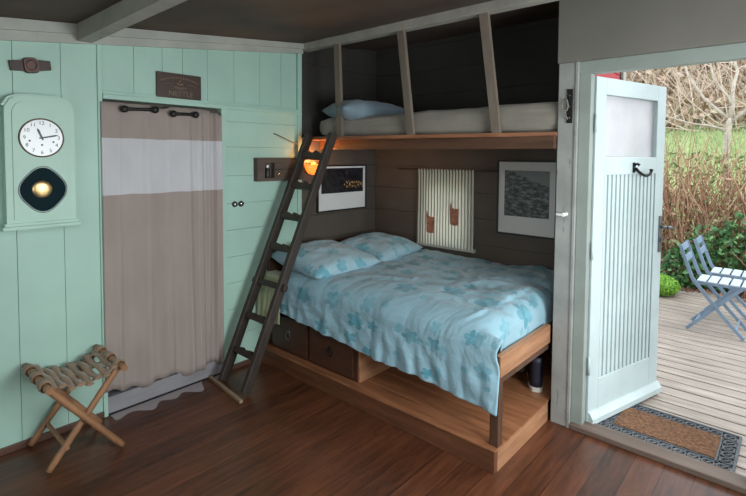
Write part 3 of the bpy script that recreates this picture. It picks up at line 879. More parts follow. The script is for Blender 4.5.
hook(-1.288, -1.142, 1.762, 1.766, 'black iron dumbbell-shaped bar near the top right of the doorway curtain')

# ================================================================== WALL CLOCK
ck = thing('wall_clock', 'green painted wall clock with white dial and pendulum window', 'clock', (0, -1.985, 1.11))
def arch(y0, y1, z0, zs, zt, n=14):
    pts = [(y0, z0), (y1, z0), (y1, zs)]
    for i in range(n + 1):
        a = i / n; y = y1 + (y0 - y1) * a
        e = 1 - abs(2 * a - 1) ** 4.0
        pts.append((y, zs + (zt - zs) * max(0, e) ** .6))
    pts.append((y0, zs))
    out = [];
    for p_ in pts:
        if not out or (abs(p_[0] - out[-1][0]) + abs(p_[1] - out[-1][1])) > 1e-4: out.append(p_)
    return out
b = MB(); b.prism(arch(-2.135, -1.835, 1.165, 1.735, 1.80), lambda a, c: (0, a, c), lambda a, c: (.06, a, c)); b.build('case', M['green_case'], ck)
b = MB(); b.prism(arch(-2.143, -1.829, 1.745, 1.752, 1.810), lambda a, c: (0, a, c), lambda a, c: (.050, a, c)); b.build('top_moulding', M['green_case'], ck)
MB().box(0, -2.155, 1.132, .076, -1.815, 1.152, .004).box(0, -2.145, 1.150, .066, -1.825, 1.167, .003).build('bottom_ledge', M['green_case'], ck)
dr2 = MB()
outer = arch(-2.105, -1.868, 1.185, 1.725, 1.775); 
dr2.prism(outer, lambda a, c: (.055, a, c), lambda a, c: (.066, a, c)); dr2.build('case_door', M['green_case'], ck)
dc = Vector((.066, -1.984, 1.592))
dm = Matrix.Translation(dc) @ ONX
dial = MB().lathe([(.093, 0), (.093, .004)], dm, 40, smooth=False).build('dial', M['dialw'], ck)
MB().lathe([(.091, .003), (.094, .008), (.097, .008), (.099, .004), (.099, 0)], dm, 40, caps=False).build('bezel', M['bezel'], ck)
for k in range(1, 13):
    a = k / 12 * 2 * math.pi
    me = text_mesh(str(k), .026, .0006)
    me.transform(dm @ Matrix.Translation((math.sin(a) * .074, math.cos(a) * .074, .0048)))
    MB().mesh(me).build('numeral', M['black'], dial); bpy.data.meshes.remove(me)
hd = MB()
def hand(ang, L, w):
    a = R(ang); d = Vector((math.sin(a), math.cos(a), 0)); n = Vector((d.y, -d.x, 0))
    vs = [-d * .012 - n * w * .5, -d * .012 + n * w * .5, d * L * .8 + n * w * .7, d * L, d * L * .8 - n * w * .7]
    hd.prism([(q.x, q.y) for q in vs], lambda x, y: dm @ Vector((x, y, .006)), lambda x, y: dm @ Vector((x, y, .0075)))
hand(-22, .052, .007); hand(78, .076, .006); hd.lathe([(.006, .005), (.006, .009)], dm, 12)
hd.build('hands', M['black'], ck)
for x, y in ((-.052, -.016), (.050, -.020), (0, -.036)): MB().lathe([(.005, .004), (.005, .0052)], dm @ Matrix.Translation((x, y, 0)), 10).build('winding_hole', M['black'], dial)
pc = Vector((.066, -1.982, 1.330)); pm = Matrix.Translation(pc) @ ONX
def sq(r, n=48):
    out = []
    for i in range(n):
        a = i / n * 6.28318; k = r * (1 + .10 * abs(math.cos(2 * a)) ** 2 - .04)
        out.append((k * math.cos(a), k * 1.12 * math.sin(a)))
    return out
MB().prism(sq(.094), lambda x, y: pm @ Vector((x, y, 0)), lambda x, y: pm @ Vector((x, y, .003))).build('pendulum_window', M['dark_glass'], ck)
rim = MB(); P1, P2 = sq(.094), sq(.099)
rim.tube([pm @ Vector((x, y, .003)) for x, y in P2 + P2[:1]], .0022, 6, False); rim.build('window_rim', M['steel'], ck)
MB().lathe([(.001, .012), (.028, .011), (.040, .008), (.044, .004), (.044, .003)], pm @ Matrix.Translation((-.006, .002, 0)), 28).build('pendulum_bob', M['bob'], ck)

# ================================================================== SMALL WALL THINGS
pq = thing('wall_strap_plaque', 'dark brown strap-shaped plaque with a square boss above the clock', 'plaque', (0, -2.01, 1.93))
a = Matrix.Translation((.012, -2.01, 1.958)) @ Matrix.Rotation(R(8.5), 4, 'X')
b = MB(); poly = [(-.088, -.022), (-.04, -.026), (.04, -.028), (.086, -.026), (.088, .020), (.04, .026), (-.04, .026), (-.088, .026)]
b.prism(poly, lambda x, y: a @ Vector((-.012, x, y)), lambda x, y: a @ Vector((.008, x, y))); b.build('strap', M['leather'], pq)
b = MB(); pts = [(.036 * (abs(math.cos(q)) ** .55) * (1 if math.cos(q) > 0 else -1), .040 * (abs(math.sin(q)) ** .55) * (1 if math.sin(q) > 0 else -1)) for q in [i / 24 * 6.28318 + .13 for i in range(24)]]
b.prism(pts, lambda x, y: a @ Vector((0, x, y)), lambda x, y: a @ Vector((.018, x * .88, y * .88))); bo = b.build('boss', M['leather_boss'], pq)
b = MB(); b.tube([a @ Vector((.018, .022 * math.sin(i / 20 * 6.283), .024 * math.cos(i / 20 * 6.283))) for i in range(21)], .003, 6)
b.build('boss_ring', M['leather_boss'], bo)
sg = thing('carved_sign', 'dark carved wooden sign above the doorway curtain', 'sign', (0, -1.23, 1.862))
MB().box(0, -1.372, 1.862, .02, -1.086, 2.016, .003).build('board', M['sign'], sg)
tx = MB(); me = text_mesh('NESTLE', .046, .002); me.transform(Matrix.Translation((.021, -1.222, 1.890)) @ ONX @ Matrix.Diagonal((1.05, 1, 1, 1))); tx.mesh(me)
tx.build('lettering', M['sign_relief'], sg)
em = MB()
for q in range(3):
    pts = []
    for i in range(13):
        an = R(200 + 140 * i / 12); rr = .018 + .006 * q
        pts.append((.021, -1.228 + rr * 1.5 * math.cos(an), 1.942 + rr * .7 * math.sin(an)))
    em.tube(pts, .0022, 6)
for yy, zz in ((-1.243, 1.952), (-1.228, 1.948), (-1.214, 1.952), (-1.232, 1.968)):
    em.lathe([(.001, .006), (.007, .004), (.009, 0)], Matrix.Translation((.02, yy, zz)) @ ONX, 12)
for i in range(16):
    u = i / 15 * 2 - 1
    em.obox((.021, -1.229 + u * .115, 1.990 - .022 * u * u), (.003, .008, .010), Matrix.Rotation(R(-u * 18), 3, 'X'))
for s_ in (-1, 1): em.tube([(.021, -1.229 + s_ * .045, 1.945), (.021, -1.229 + s_ * .075, 1.952), (.021, -1.229 + s_ * .105, 1.944)], .002, 6)
em.build('emblem', M['sign_relief'], sg)

wbx = thing('wall_niche_box', 'old wooden wall box with a tiny bottle niche behind the ladder top', 'wall box', (0, -.47, 1.32))
b = MB()
b.box(.0, -.675, 1.322, .008, -.245, 1.492)
b.box(.008, -.675, 1.455, .05, -.245, 1.492, .003).box(.008, -.675, 1.322, .05, -.245, 1.345, .003)
b.box(.008, -.675, 1.345, .05, -.610, 1.455, .003).box(.008, -.525, 1.345, .05, -.245, 1.455, .003)
b.build('box_body', M['box'], wbx)
MB().lathe([(.011, 0), (.011, .008), (.007, .012), (.003, .013)], Matrix.Translation((.05, -.495, 1.372)) @ ONX, 16).build('round_knob', M['brass'], wbx)
MB().box(.05, -.53, 1.405, .053, -.25, 1.409).build('seam', M['iron'], wbx)
bt = thing('tiny_bottle', 'tiny black bottle with a white top in the wall box niche', 'bottle', (.028, -.575, 1.345))
MB().lathe([(.016, 1.345), (.018, 1.352), (.018, 1.40), (.013, 1.412), (.008, 1.418)], Matrix.Translation((.028, -.575, 0)), 16).build('bottle_body', M['black'], bt)
MB().lathe([(.009, 1.418), (.011, 1.421), (.011, 1.436), (.008, 1.440)], Matrix.Translation((.028, -.575, 0)), 16).build('bottle_cap', M['white'], bt)
pg = MB().tube([(-.005, -.50, 1.672), (.02, -.49, 1.668), (.045, -.40, 1.628), (.05, -.31, 1.594)], [.004, .004, .0035, .003], 8)
tag(pg.build('wall_spike', M['post_wood'], None, origin=(0, -.5, 1.67)), 'thin grey rod sticking out of the green wall above the wall box', 'rod')
for i, y in enumerate((-.832, -.782)):
    s0 = thing('light_switch', ('round black light switch on the green wall, nearer the curtain', 'round black light switch on the green wall, nearer the ladder')[i], 'light switch', (0, y, 1.168))
    mm = Matrix.Translation((0, y, 1.168)) @ ONX
    MB().lathe([(.021, 0), (.021, .006), (.019, .010)], mm, 24).build('backplate', M['black'], s0)
    MB().lathe([(.014, .010), (.013, .016), (.006, .019)], mm, 20).build('dome', M['chrome'], s0)
    MB().tube([(.018, y, 1.168), (.036, y, 1.172)], [.003, .005], 8).build('toggle', M['black'], s0)
lm = thing('wall_lamp', 'glowing orange bowl lamp on the wall below the upper bunk', 'lamp', (0, -.15, 1.35))
b = MB(); lc = Vector((.055, -.15, 1.440)); nseg = 20
prof = [(.012, -.082), (.046, -.073), (.070, -.052), (.083, -.024), (.087, 0)]
b.lathe(prof, Matrix.Translation(lc) @ Matrix.Diagonal((.55, 1, 1, 1)), 28, caps=False); o = b.build('lamp_shade', M['lamp'], lm)
md = o.modifiers.new('thickness', 'SOLIDIFY'); md.thickness = .003
MB().box(0, -.185, 1.37, .012, -.115, 1.45, .003).build('backplate', M['iron'], lm)
MB().lathe([(.014, 1.40), (.022, 1.43), (.020, 1.45), (.008, 1.458)], Matrix.Translation((.05, -.15, 0)), 14).build('bulb', M['lamp'], lm)
ld_ = bpy.data.lights.new('lamp_bulb_glow', 'POINT'); ld_.energy = 4.6; ld_.color = (1, .42, .12); ld_.shadow_soft_size = .03
lo = bpy.data.objects.new('lamp_bulb_glow', ld_); COL.objects.link(lo); lo.location = (.06, -.15, 1.49)

# pictures
pl = thing('framed_picture', 'black framed night city photograph on the taupe wall beside the ladder', 'picture', (0, .255, 1.04))
y0, y1, z0, z1 = -.075, .512, 1.042, 1.432
b = MB()
for q in ((y0, z0, y1, z0 + .012), (y0, z1 - .012, y1, z1), (y0, z0 + .012, y0 + .012, z1 - .012), (y1 - .012, z0 + .012, y1, z1 - .012)): b.box(0, q[0], q[1], .02, q[2], q[3], .001)
b.build('frame', M['frame_black'], pl)
MB().box(0, y0 + .012, z0 + .012, .012, y1 - .012, z1 - .012).build('mount', M['mat_white'], pl)
MB().quad((.0128, y0 + .045, 1.195), (.0128, y1 - .04, 1.195), (.0128, y1 - .04, 1.405), (.0128, y0 + .045, 1.405)).build('photograph', M['night'], pl, recalc=False)
pl = thing('framed_picture', 'black framed grey landscape photograph on the back wall right of the window', 'picture', (1.46, YB, .935))
x0, x1, z0, z1 = 1.236, 1.69, .935, 1.487
b = MB()
for q in ((x0, z0, x1, z0 + .012), (x0, z1 - .012, x1, z1), (x0, z0 + .012, x0 + .012, z1 - .012), (x1 - .012, z0 + .012, x1, z1 - .012)): b.box(q[0], YB - .022, q[1], q[2], YB, q[3], .001)
b.build('frame', M['frame_black'], pl)
MB().box(x0 + .012, YB - .013, z0 + .012, x1 - .012, YB, z1 - .012).build('mount', M['mat_white'], pl)
MB().quad((1.295, YB - .014, 1.075), (1.635, YB - .014, 1.075), (1.635, YB - .014, 1.412), (1.295, YB - .014, 1.412)).build('photograph', M['bw'], pl, recalc=False)

# little window curtain on its rod
wc = thing('window_curtain', 'striped cream curtain with two brown patches over the small back window', 'curtain', (.77, YB - .03, .77))
s = MB()
def wcf(u, v):
    x = .503 + u * .545; z = .775 + v * .632
    y = YB - .036 + .009 * math.sin(u * 19 * 6.283) * (.6 + .4 * v) + .005 * fnoise(u * 7, v * 2)
    if v > .965: y -= .004
    return Vector((x, y, z + .004 * fnoise(u * 9, 1) * (1 - v)))
s.grid(wcf, 152, 16)
s.build('curtain_cloth', M['stripe'], wc)
def patch(cx, cz):
    poly = [(-.038, -.075), (0, -.085), (.036, -.078), (.040, .058), (.0, .05), (-.024, .064), (-.038, .105), (-.044, .06)]
    P = MB(); P.prism(poly, lambda a, c: (cx + a, YB - .052, cz + c), lambda a, c: (cx + a, YB - .049, cz + c))
    o = P.build('cloth_patch', M['terracotta'], wc); o['label'] = 'terracotta cloth patch'
patch(.655, .955); patch(.885, 1.04)
MB().tube([(.29, YB - .036, 1.402), (1.235, YB - .036, 1.402)], .006, 8).build('rod', M['rod_wood'], wc)
for x in (.30, 1.22): MB().tube([(x, YB, 1.402), (x, YB - .036, 1.402)], .006, 8).build('rod_bracket', M['rod_wood'], wc)

# ================================================================== FOLDING STOOL
st = thing('folding_stool', 'small folding bamboo stool with a woven strap seat', 'stool', (.21, -1.9, 0))
def bam(a, c, r=.0165, name='leg'):
    a, c = Vector(a), Vector(c); pts, rs = [], []
    n = 25
    for i in range(n):
        t = i / (n - 1); pts.append(a.lerp(c, t))
        node = min(abs(t - q) for q in (.28, .62, .9)); rs.append(r * (1 + .14 * math.exp(-(node / .018) ** 2)) * (1 - .08 * t))
    return MB().tube(pts, rs, 12).build(name, M['bamboo'], st)
yl, yr = -2.065, -1.735
rails = ((yl, .424), (yr, .424))
for X, dx in ((.365, .0), (.055, .0)):
    bam((X + .018, yl, .425), (X + .018, yr - .005, .0165 * .8))
    bam((X - .018, yr, .425), (X - .018, yl + .005, .0165 * .8))
bam((.015, yl, .424), (.415, yl, .424), .017, 'seat_rail'); bam((.012, yr, .424), (.412, yr, .424), .017, 'seat_rail')
bam((.055, -1.985, .10), (.365, -1.985, .10), .011, 'stretcher'); 
ws = MB()
def sagz(t): return .432 - .052 * math.sin(t * math.pi)
def band(path, wv, thick=.004):
    """flat strap: path points, wv = half-width vector"""
    wv = Vector(wv); rows = []
    for i, p_ in enumerate(path):
        p_ = Vector(p_); d = (Vector(path[min(i + 1, len(path) - 1)]) - Vector(path[max(i - 1, 0)])).normalized(); n = d.cross(wv).normalized() * thick
        rows.append([ws.bm.verts.new(p_ + q) for q in (-wv + n * .3, n, wv + n * .3, wv - n * .3, -n, -wv - n * .3)])
    for A, B in zip(rows, rows[1:]):
        for k in range(6):
            f = ws.bm.faces.new((A[k], A[(k + 1) % 6], B[(k + 1) % 6], B[k])); f.smooth = True
    ws.bm.faces.new(rows[0]); ws.bm.faces.new(rows[-1][::-1])
nb = 8
for k in range(nb):                                  # wide straps front to back, woven over and under the long cords
    t = (k + .75) / (nb + .5); y = yl + (yr - yl) * t
    band([(x, y, sagz(t) + .0065 * math.cos((x - .06) / .30 * 3 * math.pi + k * math.pi) + .002) for x in [.05 + .32 * i / 14 for i in range(15)]], (0, .0172, 0), .0075)
for j in range(3):                                   # long straps from rail to rail
    x = .085 + j * .125
    band([(x, yl + (yr - yl) * t, sagz(t) - .007 * math.cos(((x - .06) / .30 * 3) * math.pi) * math.cos(t * (nb + .5) * math.pi)) for t in [i / 40 for i in range(41)]], (.013, 0, 0), .0045)
    for yy in (yl, yr):
        band([(x, yy + .024 * math.cos(q), .424 + .024 * math.sin(q)) for q in [i / 12 * 6.283 for i in range(13)]], (.026, 0, 0), .004)
ws.build('woven_seat', M['strap'], st)

# ================================================================== DOORMAT
dmx0, dmx1, dmy0, dmy1 = 2.125, 2.765, .105, .525
mt2 = thing('doormat', 'brown coir doormat with an openwork black rubber border outside the door', 'doormat', ((dmx0 + dmx1) / 2, (dmy0 + dmy1) / 2, 0))
b = MB(); zt = .014; bw = .085
for a in ((dmx0, dmy0, dmx1, dmy0 + .012), (dmx0, dmy1 - .012, dmx1, dmy1), (dmx0, dmy0 + .012, dmx0 + .012, dmy1 - .012), (dmx1 - .012, dmy0 + .012, dmx1, dmy1 - .012),
          (dmx0 + bw - .008, dmy0 + bw - .008, dmx1 - bw + .008, dmy0 + bw + .002), (dmx0 + bw - .008, dmy1 - bw - .002, dmx1 - bw + .008, dmy1 - bw + .008),
          (dmx0 + bw - .008, dmy0 + bw + .002, dmx0 + bw + .002, dmy1 - bw - .002), (dmx1 - bw - .002, dmy0 + bw + .002, dmx1 - bw + .008, dmy1 - bw - .002)):
    b.box(a[0], a[1], 0, a[2], a[3], zt)
def scroll(p0, p1, nrm):
    p0, p1, nrm = Vector(p0), Vector(p1), Vector(nrm); L = (p1 - p0).length; n = max(2, round(L / .062)); d = (p1 - p0) / L
    for k in range(n):
        c = p0 + d * (L * (k + .5) / n); r = .026
        b.tube([c + d * r * math.cos(q) + nrm * r * math.sin(q) for q in [i / 12 * 6.283 for i in range(13)]], .0055, 6, False)
        for s1 in (-1, 1):
            b.tube([c + nrm * s1 * .034 - d * .03, c + nrm * s1 * .02, c + nrm * s1 * .034 + d * .03], .005, 6)
        b.tube([c - d * .012 - nrm * .012, c + d * .012 + nrm * .012], .005, 6)
hz = .007; m0 = bw / 2 - .001
scroll((dmx0 + .02, dmy0 + m0 + .002, hz), (dmx1 - .02, dmy0 + m0 + .002, hz), (0, 1, 0)); scroll((dmx0 + .02, dmy1 - m0 - .002, hz), (dmx1 - .02, dmy1 - m0 - .002, hz), (0, 1, 0))
scroll((dmx0 + m0 + .002, dmy0 + .08, hz), (dmx0 + m0 + .002, dmy1 - .08, hz), (1, 0, 0)); scroll((dmx1 - m0 - .002, dmy0 + .08, hz), (dmx1 - m0 - .002, dmy1 - .08, hz), (1, 0, 0))
o = b.build('rubber_border', M['rubber'], mt2); o['label'] = 'openwork black rubber border'
MB().box(dmx0 + bw, dmy0 + bw, .001, dmx1 - bw, dmy1 - bw, .020, .004).build('coir_panel', M['coir'], mt2)

# ================================================================== OUTSIDE
b = MB(); y = .10; i = 0
while y < 3.75:
    b.box(-1.5 if y > .78 else 2.09, y + .005, -.028, 7.0, y + .113, 0, .004); y += .12
struct(b.build('deck_floor', M['deck']))
struct(MB().box(-6, .78, -.10, 9, 5.2, -.05).box(2.1, .1, -.10, 9, .78, -.05).build('ground', M['soil']))
# slope
def ter(x, y):
    pts = [(3.8, -.06), (4.6, .0), (5.2, .25), (7.5, 1.35), (8.5, 1.62), (11, 2.5), (12.5, 3.6), (16, 7.0), (18, 8.5)]
    z = pts[-1][1]
    for (a, za), (c, zc) in zip(pts, pts[1:]):
        if y <= c:
            t = max(0, (y - a) / (c - a)); z = za + (zc - za) * t; break
    return z + .10 * fnoise(x, y, 0, .6) * min(1, max(0, y - 4.4))
b = MB(); b.grid(lambda u, v: Vector((-12 + u * 22, 3.7 + v * 14.3, ter(-12 + u * 22, 3.7 + v * 14.3))), 66, 60)
struct(b.build('hill', M['slope']))

def leaves(pts_fn, n, size, aspect=.5, flat=.0):
    vs, fs = [], []
    for i in range(n):
        p_, sc = pts_fn()
        a = Vector((random.gauss(0, 1), random.gauss(0, 1), random.gauss(0, 1) * (1 - flat))).normalized()
        c = a.orthogonal(); c.rotate(Matrix.Rotation(random.random() * 6.28, 3, a)); c.normalize()
        s_ = size * sc * random.uniform(.6, 1.3)
        k = len(vs)
        n2 = a.cross(c) * s_ * .12
        vs += [p_ - a * s_, p_ + c * s_ * aspect + n2, p_ + a * s_, p_ - c * s_ * aspect + n2]
        fs.append((k, k + 1, k + 2, k + 3))
    return vs, fs
def twigs(start_fn, n, L, r, bend=.35, seg=3, up=.5):
    vs, fs = [], []
    for i in range(n):
        p_, d = start_fn()
        l = L * random.uniform(.5, 1.3); rings = []
        d = Vector(d).normalized(); bv = Vector((random.gauss(0, 1), random.gauss(0, 1), random.gauss(0, 1) + up)) * bend
        for k in range(seg + 1):
            t = k / seg; q = Vector(p_) + d * l * t + bv * l * t * t * .6
            rr = r * (1 - .75 * t); o1 = d.orthogonal().normalized(); o2 = d.cross(o1).normalized()
            base = len(vs)
            vs += [q + (o1 * math.cos(a) + o2 * math.sin(a)) * rr for a in (0, 2.09, 4.19)]; rings.append(base)
        for A, B in zip(rings, rings[1:]):
            for k in range(3): fs.append((A + k, A + (k + 1) % 3, B + (k + 1) % 3, B + k))
    return vs, fs
def raw(name, vf, mat, parent=None):
    me = bpy.data.meshes.new(name); o0 = ORG[parent.name] if parent is not None else Vector()
    me.from_pydata([tuple(Vector(v) - o0) for v in vf[0]], [], vf[1]); me.materials.append(mat); me.update()
    o = bpy.data.objects.new(name, me); COL.objects.link(o); ORG[o.name] = o0
    if parent is not None: o.parent = parent
    return o
U = random.uniform
# brush on the hillside: uncountable
def bp():
    while True:
        x, y = U(-7, 7), U(9.7, 15.5)
        if U(0, 1) < 1: break
    return Vector((x, y, ter(x, y) + U(.0, .7))), U(.7, 1.4)
o = raw('hillside_brush', leaves(bp, 16000, .085, .55), M['leaf_tan']); o['kind'] = 'stuff'; tag(o, 'dry tan and brown brush covering the hillside beyond the lawn', 'brush')
def bs():
    x, y = U(-7, 7), U(9.7, 15.5)
    return (x, y, ter(x, y) - .05), (random.gauss(0, .7), -abs(random.gauss(.3, .4)), abs(random.gauss(.8, .4)))
o = raw('hillside_twigs', twigs(bs, 3800, 1.1, .020, .7), M['twig_tan']); o['kind'] = 'stuff'; tag(o, 'pale tangled bare twigs on the hillside beyond the lawn', 'brush')
def gb():
    x, y = U(-5, 6), U(7.2, 10)
    return (x, y, ter(x, y) - .01), (random.gauss(0, .4), random.gauss(0, .4), 1)
o = raw('lawn_grass', twigs(gb, 9000, .13, .010, .4, 2), M['blade']); o['kind'] = 'stuff'; tag(o, 'bright green grass on the slope between hedge and hillside', 'grass')
def dl():
    x, y = U(-1, 5), U(3.55, 4.6)
    return Vector((x, y, max(ter(x, y), .0 if y < 3.75 else -.06) + U(.01, .05))), U(.6, 1.2)
o = raw('leaf_litter', leaves(dl, 1600, .035, .6, .6), M['leaf_dead']); o['kind'] = 'stuff'; tag(o, 'fallen brown leaves along the deck edge below the hedge', 'leaves')
# twiggy hedge
hg = thing('twiggy_hedge', 'tall red-brown twiggy hedge with sparse olive leaves behind the garden chairs', 'hedge', (1.6, 4.4, 0))
def hs():
    x, y = U(-2.2, 5.2), U(4.15, 4.9)
    return (x, y, U(-.05, .95)), (random.gauss(0, .36), random.gauss(-.05, .22), 1)
raw('branches', twigs(hs, 3600, .72, .0085, .35), M['twig_red'], hg)
def hl():
    x, y = U(-2.2, 5.2), U(4.05, 4.95)
    z = U(.0, 1.0) ** 1.05 * 1.58
    return Vector((x, y, z)), U(.7, 1.3)
raw('leaves', leaves(hl, 12000, .030, .5), M['leaf_hedge'], hg)
# dark leafy bush at the foot of the hedge
gs = thing('leafy_bush', 'dark green broad-leaved bush at the foot of the hedge behind the chairs', 'bush', (2.5, 3.98, 0))
def gl():
    c = random.choice(((2.25, .35, .40), (2.55, .50, .42), (2.9, .45, .5), (3.4, .5, .5), (2.0, .22, .3)))
    v = Vector((random.gauss(0, 1), random.gauss(0, 1), random.gauss(0, 1))).normalized() * U(.6, 1) 
    return Vector((c[0] + v.x * c[2], 3.98 + v.y * .20, max(.02, c[1] + v.z * c[2] * 1.0))), U(.7, 1.3)
raw('leaves', leaves(gl, 3200, .036, .55), M['leaf_green'], gs)
raw('stems', twigs(lambda: ((U(2.0, 3.5), U(3.9, 4.05), -.05), (random.gauss(0, .3), random.gauss(0, .2), 1)), 60, .7, .008, .3), M['twig_red'], gs)
# moss-green ball
br = thing('round_shrub', 'small bright green rounded shrub at the deck edge beside the open door', 'shrub', (1.80, 3.40, 0))
core = MB()
bmesh.ops.create_icosphere(core.bm, subdivisions=4, radius=1)
for v in core.bm.verts:
    d = v.co.normalized(); v.co = Vector((1.80 + d.x * .20, 3.40 + d.y * .20, max(0, .095 + d.z * .10)))
    v.co += d * .012 * fnoise(d.x * 4, d.y * 4, d.z * 4)
core.build('core', M['leaf_bright'], br)
def bl():
    d = Vector((random.gauss(0, 1), random.gauss(0, 1), random.gauss(0, 1))).normalized()
    return Vector((1.80 + d.x * .21, 3.40 + d.y * .21, max(.01, .10 + d.z * .11))), U(.6, 1.2)
raw('leaves', leaves(bl, 1800, .014, .6), M['leaf_bright'], br)
# tree
tr = thing('bare_tree', 'bare pale-barked tree forking on the lawn behind the hedge', 'tree', (2.12, 6.5, ter(2.12, 6.5)))
MB().tube([(2.16, 6.5, .5), (2.12, 6.5, .9), (2.07, 6.5, 1.5), (2.07, 6.5, 1.75), (2.09, 6.5, 1.99), (2.10, 6.5, 2.13)], [.060, .055, .048, .045, .042, .036], 10).build('trunk', M['bark'], tr)
for pts, r0, r1 in (([(2.1, 6.5, 2.1), (1.93, 6.45, 2.27), (1.77, 6.4, 2.44), (1.64, 6.4, 2.66), (1.53, 6.4, 2.87), (1.48, 6.4, 3.1), (1.44, 6.4, 3.4)], .032, .012),
                    ([(2.1, 6.5, 2.1), (2.12, 6.5, 2.31), (2.12, 6.5, 2.52), (2.13, 6.55, 2.69), (2.165, 6.6, 2.84), (2.09, 6.6, 3.09), (2.05, 6.6, 3.5)], .042, .014),
                    ([(2.118, 6.5, 2.30), (2.077, 6.45, 2.435), (1.98, 6.4, 2.58), (1.892, 6.4, 2.71), (1.85, 6.4, 2.9), (1.815, 6.4, 3.08), (1.78, 6.4, 3.4)], .026, .010),
                    ([(2.065, 6.5, 1.90), (2.03, 6.46, 1.96), (1.84, 6.42, 2.02), (1.64, 6.4, 2.05), (1.44, 6.4, 2.12), (1.25, 6.4, 2.2)], .026, .010),
                    ([(2.10, 6.5, 2.05), (2.35, 6.55, 2.3), (2.55, 6.6, 2.65), (2.62, 6.6, 3.1)], .035, .014)):
    n = len(pts); o = MB().tube(pts, [(r0 + (r1 - r0) * i / (n - 1)) * .85 for i in range(n)], 8).build('branch', M['bark'], tr)
    def bst(pts=pts):
        k = random.randrange(1, len(pts) - 1); q = Vector(pts[k]).lerp(Vector(pts[k + 1]), random.random())
        return q, (random.gauss(0, .8), random.gauss(0, .5), abs(random.gauss(.6, .4)))
    raw('twigs', twigs(bst, 12, .40, .007, .4), M['twig_tan'], o)

# garden chairs
def chair(y0, dy, x_off, label):
    c = thing('garden_chair', label, 'chair', (2.45 + x_off, y0 + dy / 2, 0), group=None)
    def q(x, z): return x + x_off, z
    path_back = [(2.174, .745), (2.196, .68), (2.222, .605), (2.245, .54), (2.277, .457), (2.365, .344), (2.5, .171), (2.645, .010)]
    def strip(pts, y, w=.013, t=.009):
        s = MB(); rows = []
        for i, (x, z) in enumerate(pts):
            a, e = pts[max(0, i - 1)], pts[min(len(pts) - 1, i + 1)]
            d = Vector((e[0] - a[0], 0, e[1] - a[1])).normalized(); n = Vector((-d.z, 0, d.x)); p_ = Vector((x + x_off, y, z))
            rows.append([s.bm.verts.new(p_ + n * w * k + Vector((0, t * j, 0))) for k, j in ((-1, -1), (1, -1), (1, 1), (-1, 1))])
        for A, B in zip(rows, rows[1:]):
            for k in range(4): s.bm.faces.new((A[k], A[(k + 1) % 4], B[(k + 1) % 4], B[k]))
        s.bm.faces.new(rows[0][::-1]); s.bm.faces.new(rows[-1])
        return s
    for k, y in enumerate((y0, y0 + dy)):
        strip(path_back, y).build('back_leg', M['chair_blue'], c)
        yi = y + (.02 if k == 0 else -.02)
        strip([(2.239, .010), (2.35, .13), (2.46, .255), (2.55, .355), (2.62, .425)], yi).build('front_leg', M['chair_blue'], c)
        strip([(2.285, .425), (2.45, .43), (2.665, .43)], yi + (.012 if k == 0 else -.012), .012).build('seat_rail', M['chair_blue'], c)
    for i, (x, z) in enumerate(((2.180, .715), (2.212, .625))):
        rot = Matrix.Rotation(R(-14), 3, 'Y')
        MB().obox((x + x_off + .004, y0 + dy / 2, z), (.012, dy - .01, .055), rot, .003).build('back_slat', M['chair_blue'], c)
    for i in range(5):
        x = 2.335 + i * .078
        MB().obox((x + x_off, y0 + dy / 2, .445), (.064, dy - .035, .012), None, .003).build('seat_slat', M['chair_pale'], c)
    MB().obox((2.30 + x_off, y0 + dy / 2, .075), (.012, dy - .03, .020), None, .002).build('stretcher', M['chair_blue'], c)
    MB().obox((2.59 + x_off, y0 + dy / 2, .075), (.012, dy - .01, .020), None, .002).build('stretcher', M['chair_blue'], c)
chair(2.275, .32, 0, 'blue-grey slatted folding garden chair on the deck, nearer the house')
chair(2.72, .32, .045, 'blue-grey slatted folding garden chair on the deck, farther from the house')

GROUPS = {'garden_chair': 'folding garden chairs on the deck', 'boot': 'boots under the bed', 'light_switch': 'round light switches on the green wall',
          'framed_picture': 'framed pictures around the bed', 'iron_curtain_bar': 'iron bars at the top of the doorway curtain', 'pillow': 'pillows on the bunks'}
for o in SC.objects:
    k = o.name.split('.')[0]
    if o.parent is None and k in GROUPS: o['group'] = GROUPS[k]
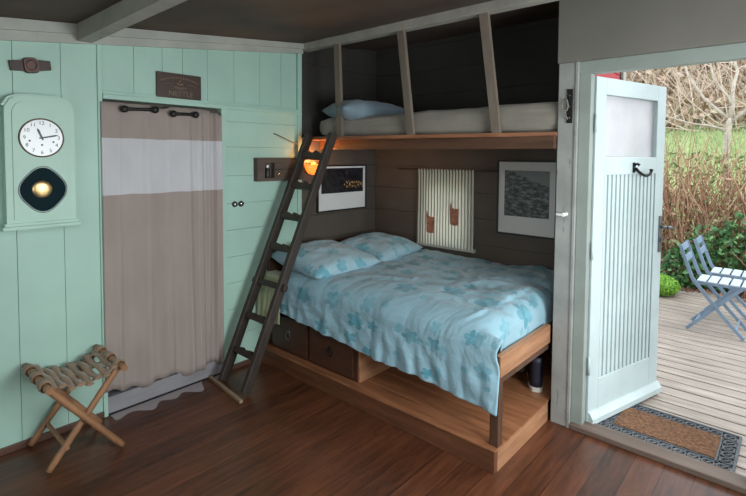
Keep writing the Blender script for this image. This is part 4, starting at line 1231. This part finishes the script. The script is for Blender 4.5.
# ================================================================== LIGHT
wd = bpy.data.worlds.new('overcast_sky'); SC.world = wd; wd.use_nodes = True
bg = wd.node_tree.nodes['Background']; bg.inputs[0].default_value = (.86, .93, 1.0, 1); bg.inputs[1].default_value = 2.6
def area(name, loc, direction, sx, sy, energy, color=(1, 1, 1), portal=False, spread=180):
    l = bpy.data.lights.new(name, 'AREA'); l.shape = 'RECTANGLE'; l.size = sx; l.size_y = sy; l.energy = energy; l.color = color
    l.spread = R(spread)
    o = bpy.data.objects.new(name, l); COL.objects.link(o); o.location = loc
    o.rotation_euler = Vector(direction).to_track_quat('-Z', 'Y').to_euler()
    if portal: l.cycles.is_portal = True
    return o
area('added_fill_right', (XR - .02, -1.05, 1.32), (-1, -.12, -.22), 1.3, 1.0, 68, (.90, .97, 1.0))  # fill light added at the unseen right-hand window
area('added_fill_roof', ((kx0 + kx1) / 2, (ky0 + ky1) / 2, ceil_z((ky0 + ky1) / 2) + .0), (-.1, .1, -1), 1.1, .65, 26, (.93, .97, 1.0))  # fill light added under the unseen roof window
area('added_fill_front', (1.95, YF + .02, 1.32), (0, 1, -.05), 2.0, .9, 2.0, (.95, .97, 1.0))  # weak fill added at the unseen window behind the camera
area('door_portal', (2.48, .2, 1.0), (0, -1, 0), .8, 1.95, 1, portal=True)
sun = bpy.data.lights.new('soft_sun', 'SUN'); sun.energy = .9; sun.angle = R(25); sun.color = (1, .97, .92)
so = bpy.data.objects.new('soft_sun', sun); COL.objects.link(so); so.rotation_euler = Vector((-.55, -.25, -1)).to_track_quat('-Z', 'Y').to_euler()

# ================================================================== CAMERA
cam = bpy.data.cameras.new('camera'); co = bpy.data.objects.new('camera', cam); COL.objects.link(co)
cx, cy, cz = 2.9507, -2.702, 1.5165
yaw, pit, rol = R(41.5951), R(-2.7017), R(.4221)
F = Vector((-math.sin(yaw) * math.cos(pit), math.cos(yaw) * math.cos(pit), math.sin(pit)))
Rt = Vector((math.cos(yaw), math.sin(yaw), 0)); Up = Rt.cross(F)
Rt, Up = Rt * math.cos(rol) + Up * math.sin(rol), -Rt * math.sin(rol) + Up * math.cos(rol)
mw = Matrix((Rt, Up, -F)).transposed().to_4x4(); mw.translation = (cx, cy, cz)
co.matrix_world = mw
cam.sensor_fit = 'HORIZONTAL'; cam.sensor_width = 36; cam.lens = 482.6644 / 746 * 36
cam.shift_x = -(373.03 - 373) / 746; cam.shift_y = (178.03 - 248) / 746
cam.clip_start = .02; cam.clip_end = 200
SC.camera = co
vs = SC.view_settings
vs.view_transform = 'Standard'; vs.look = 'None'; vs.exposure = 0; vs.gamma = 1; vs.use_curve_mapping = False
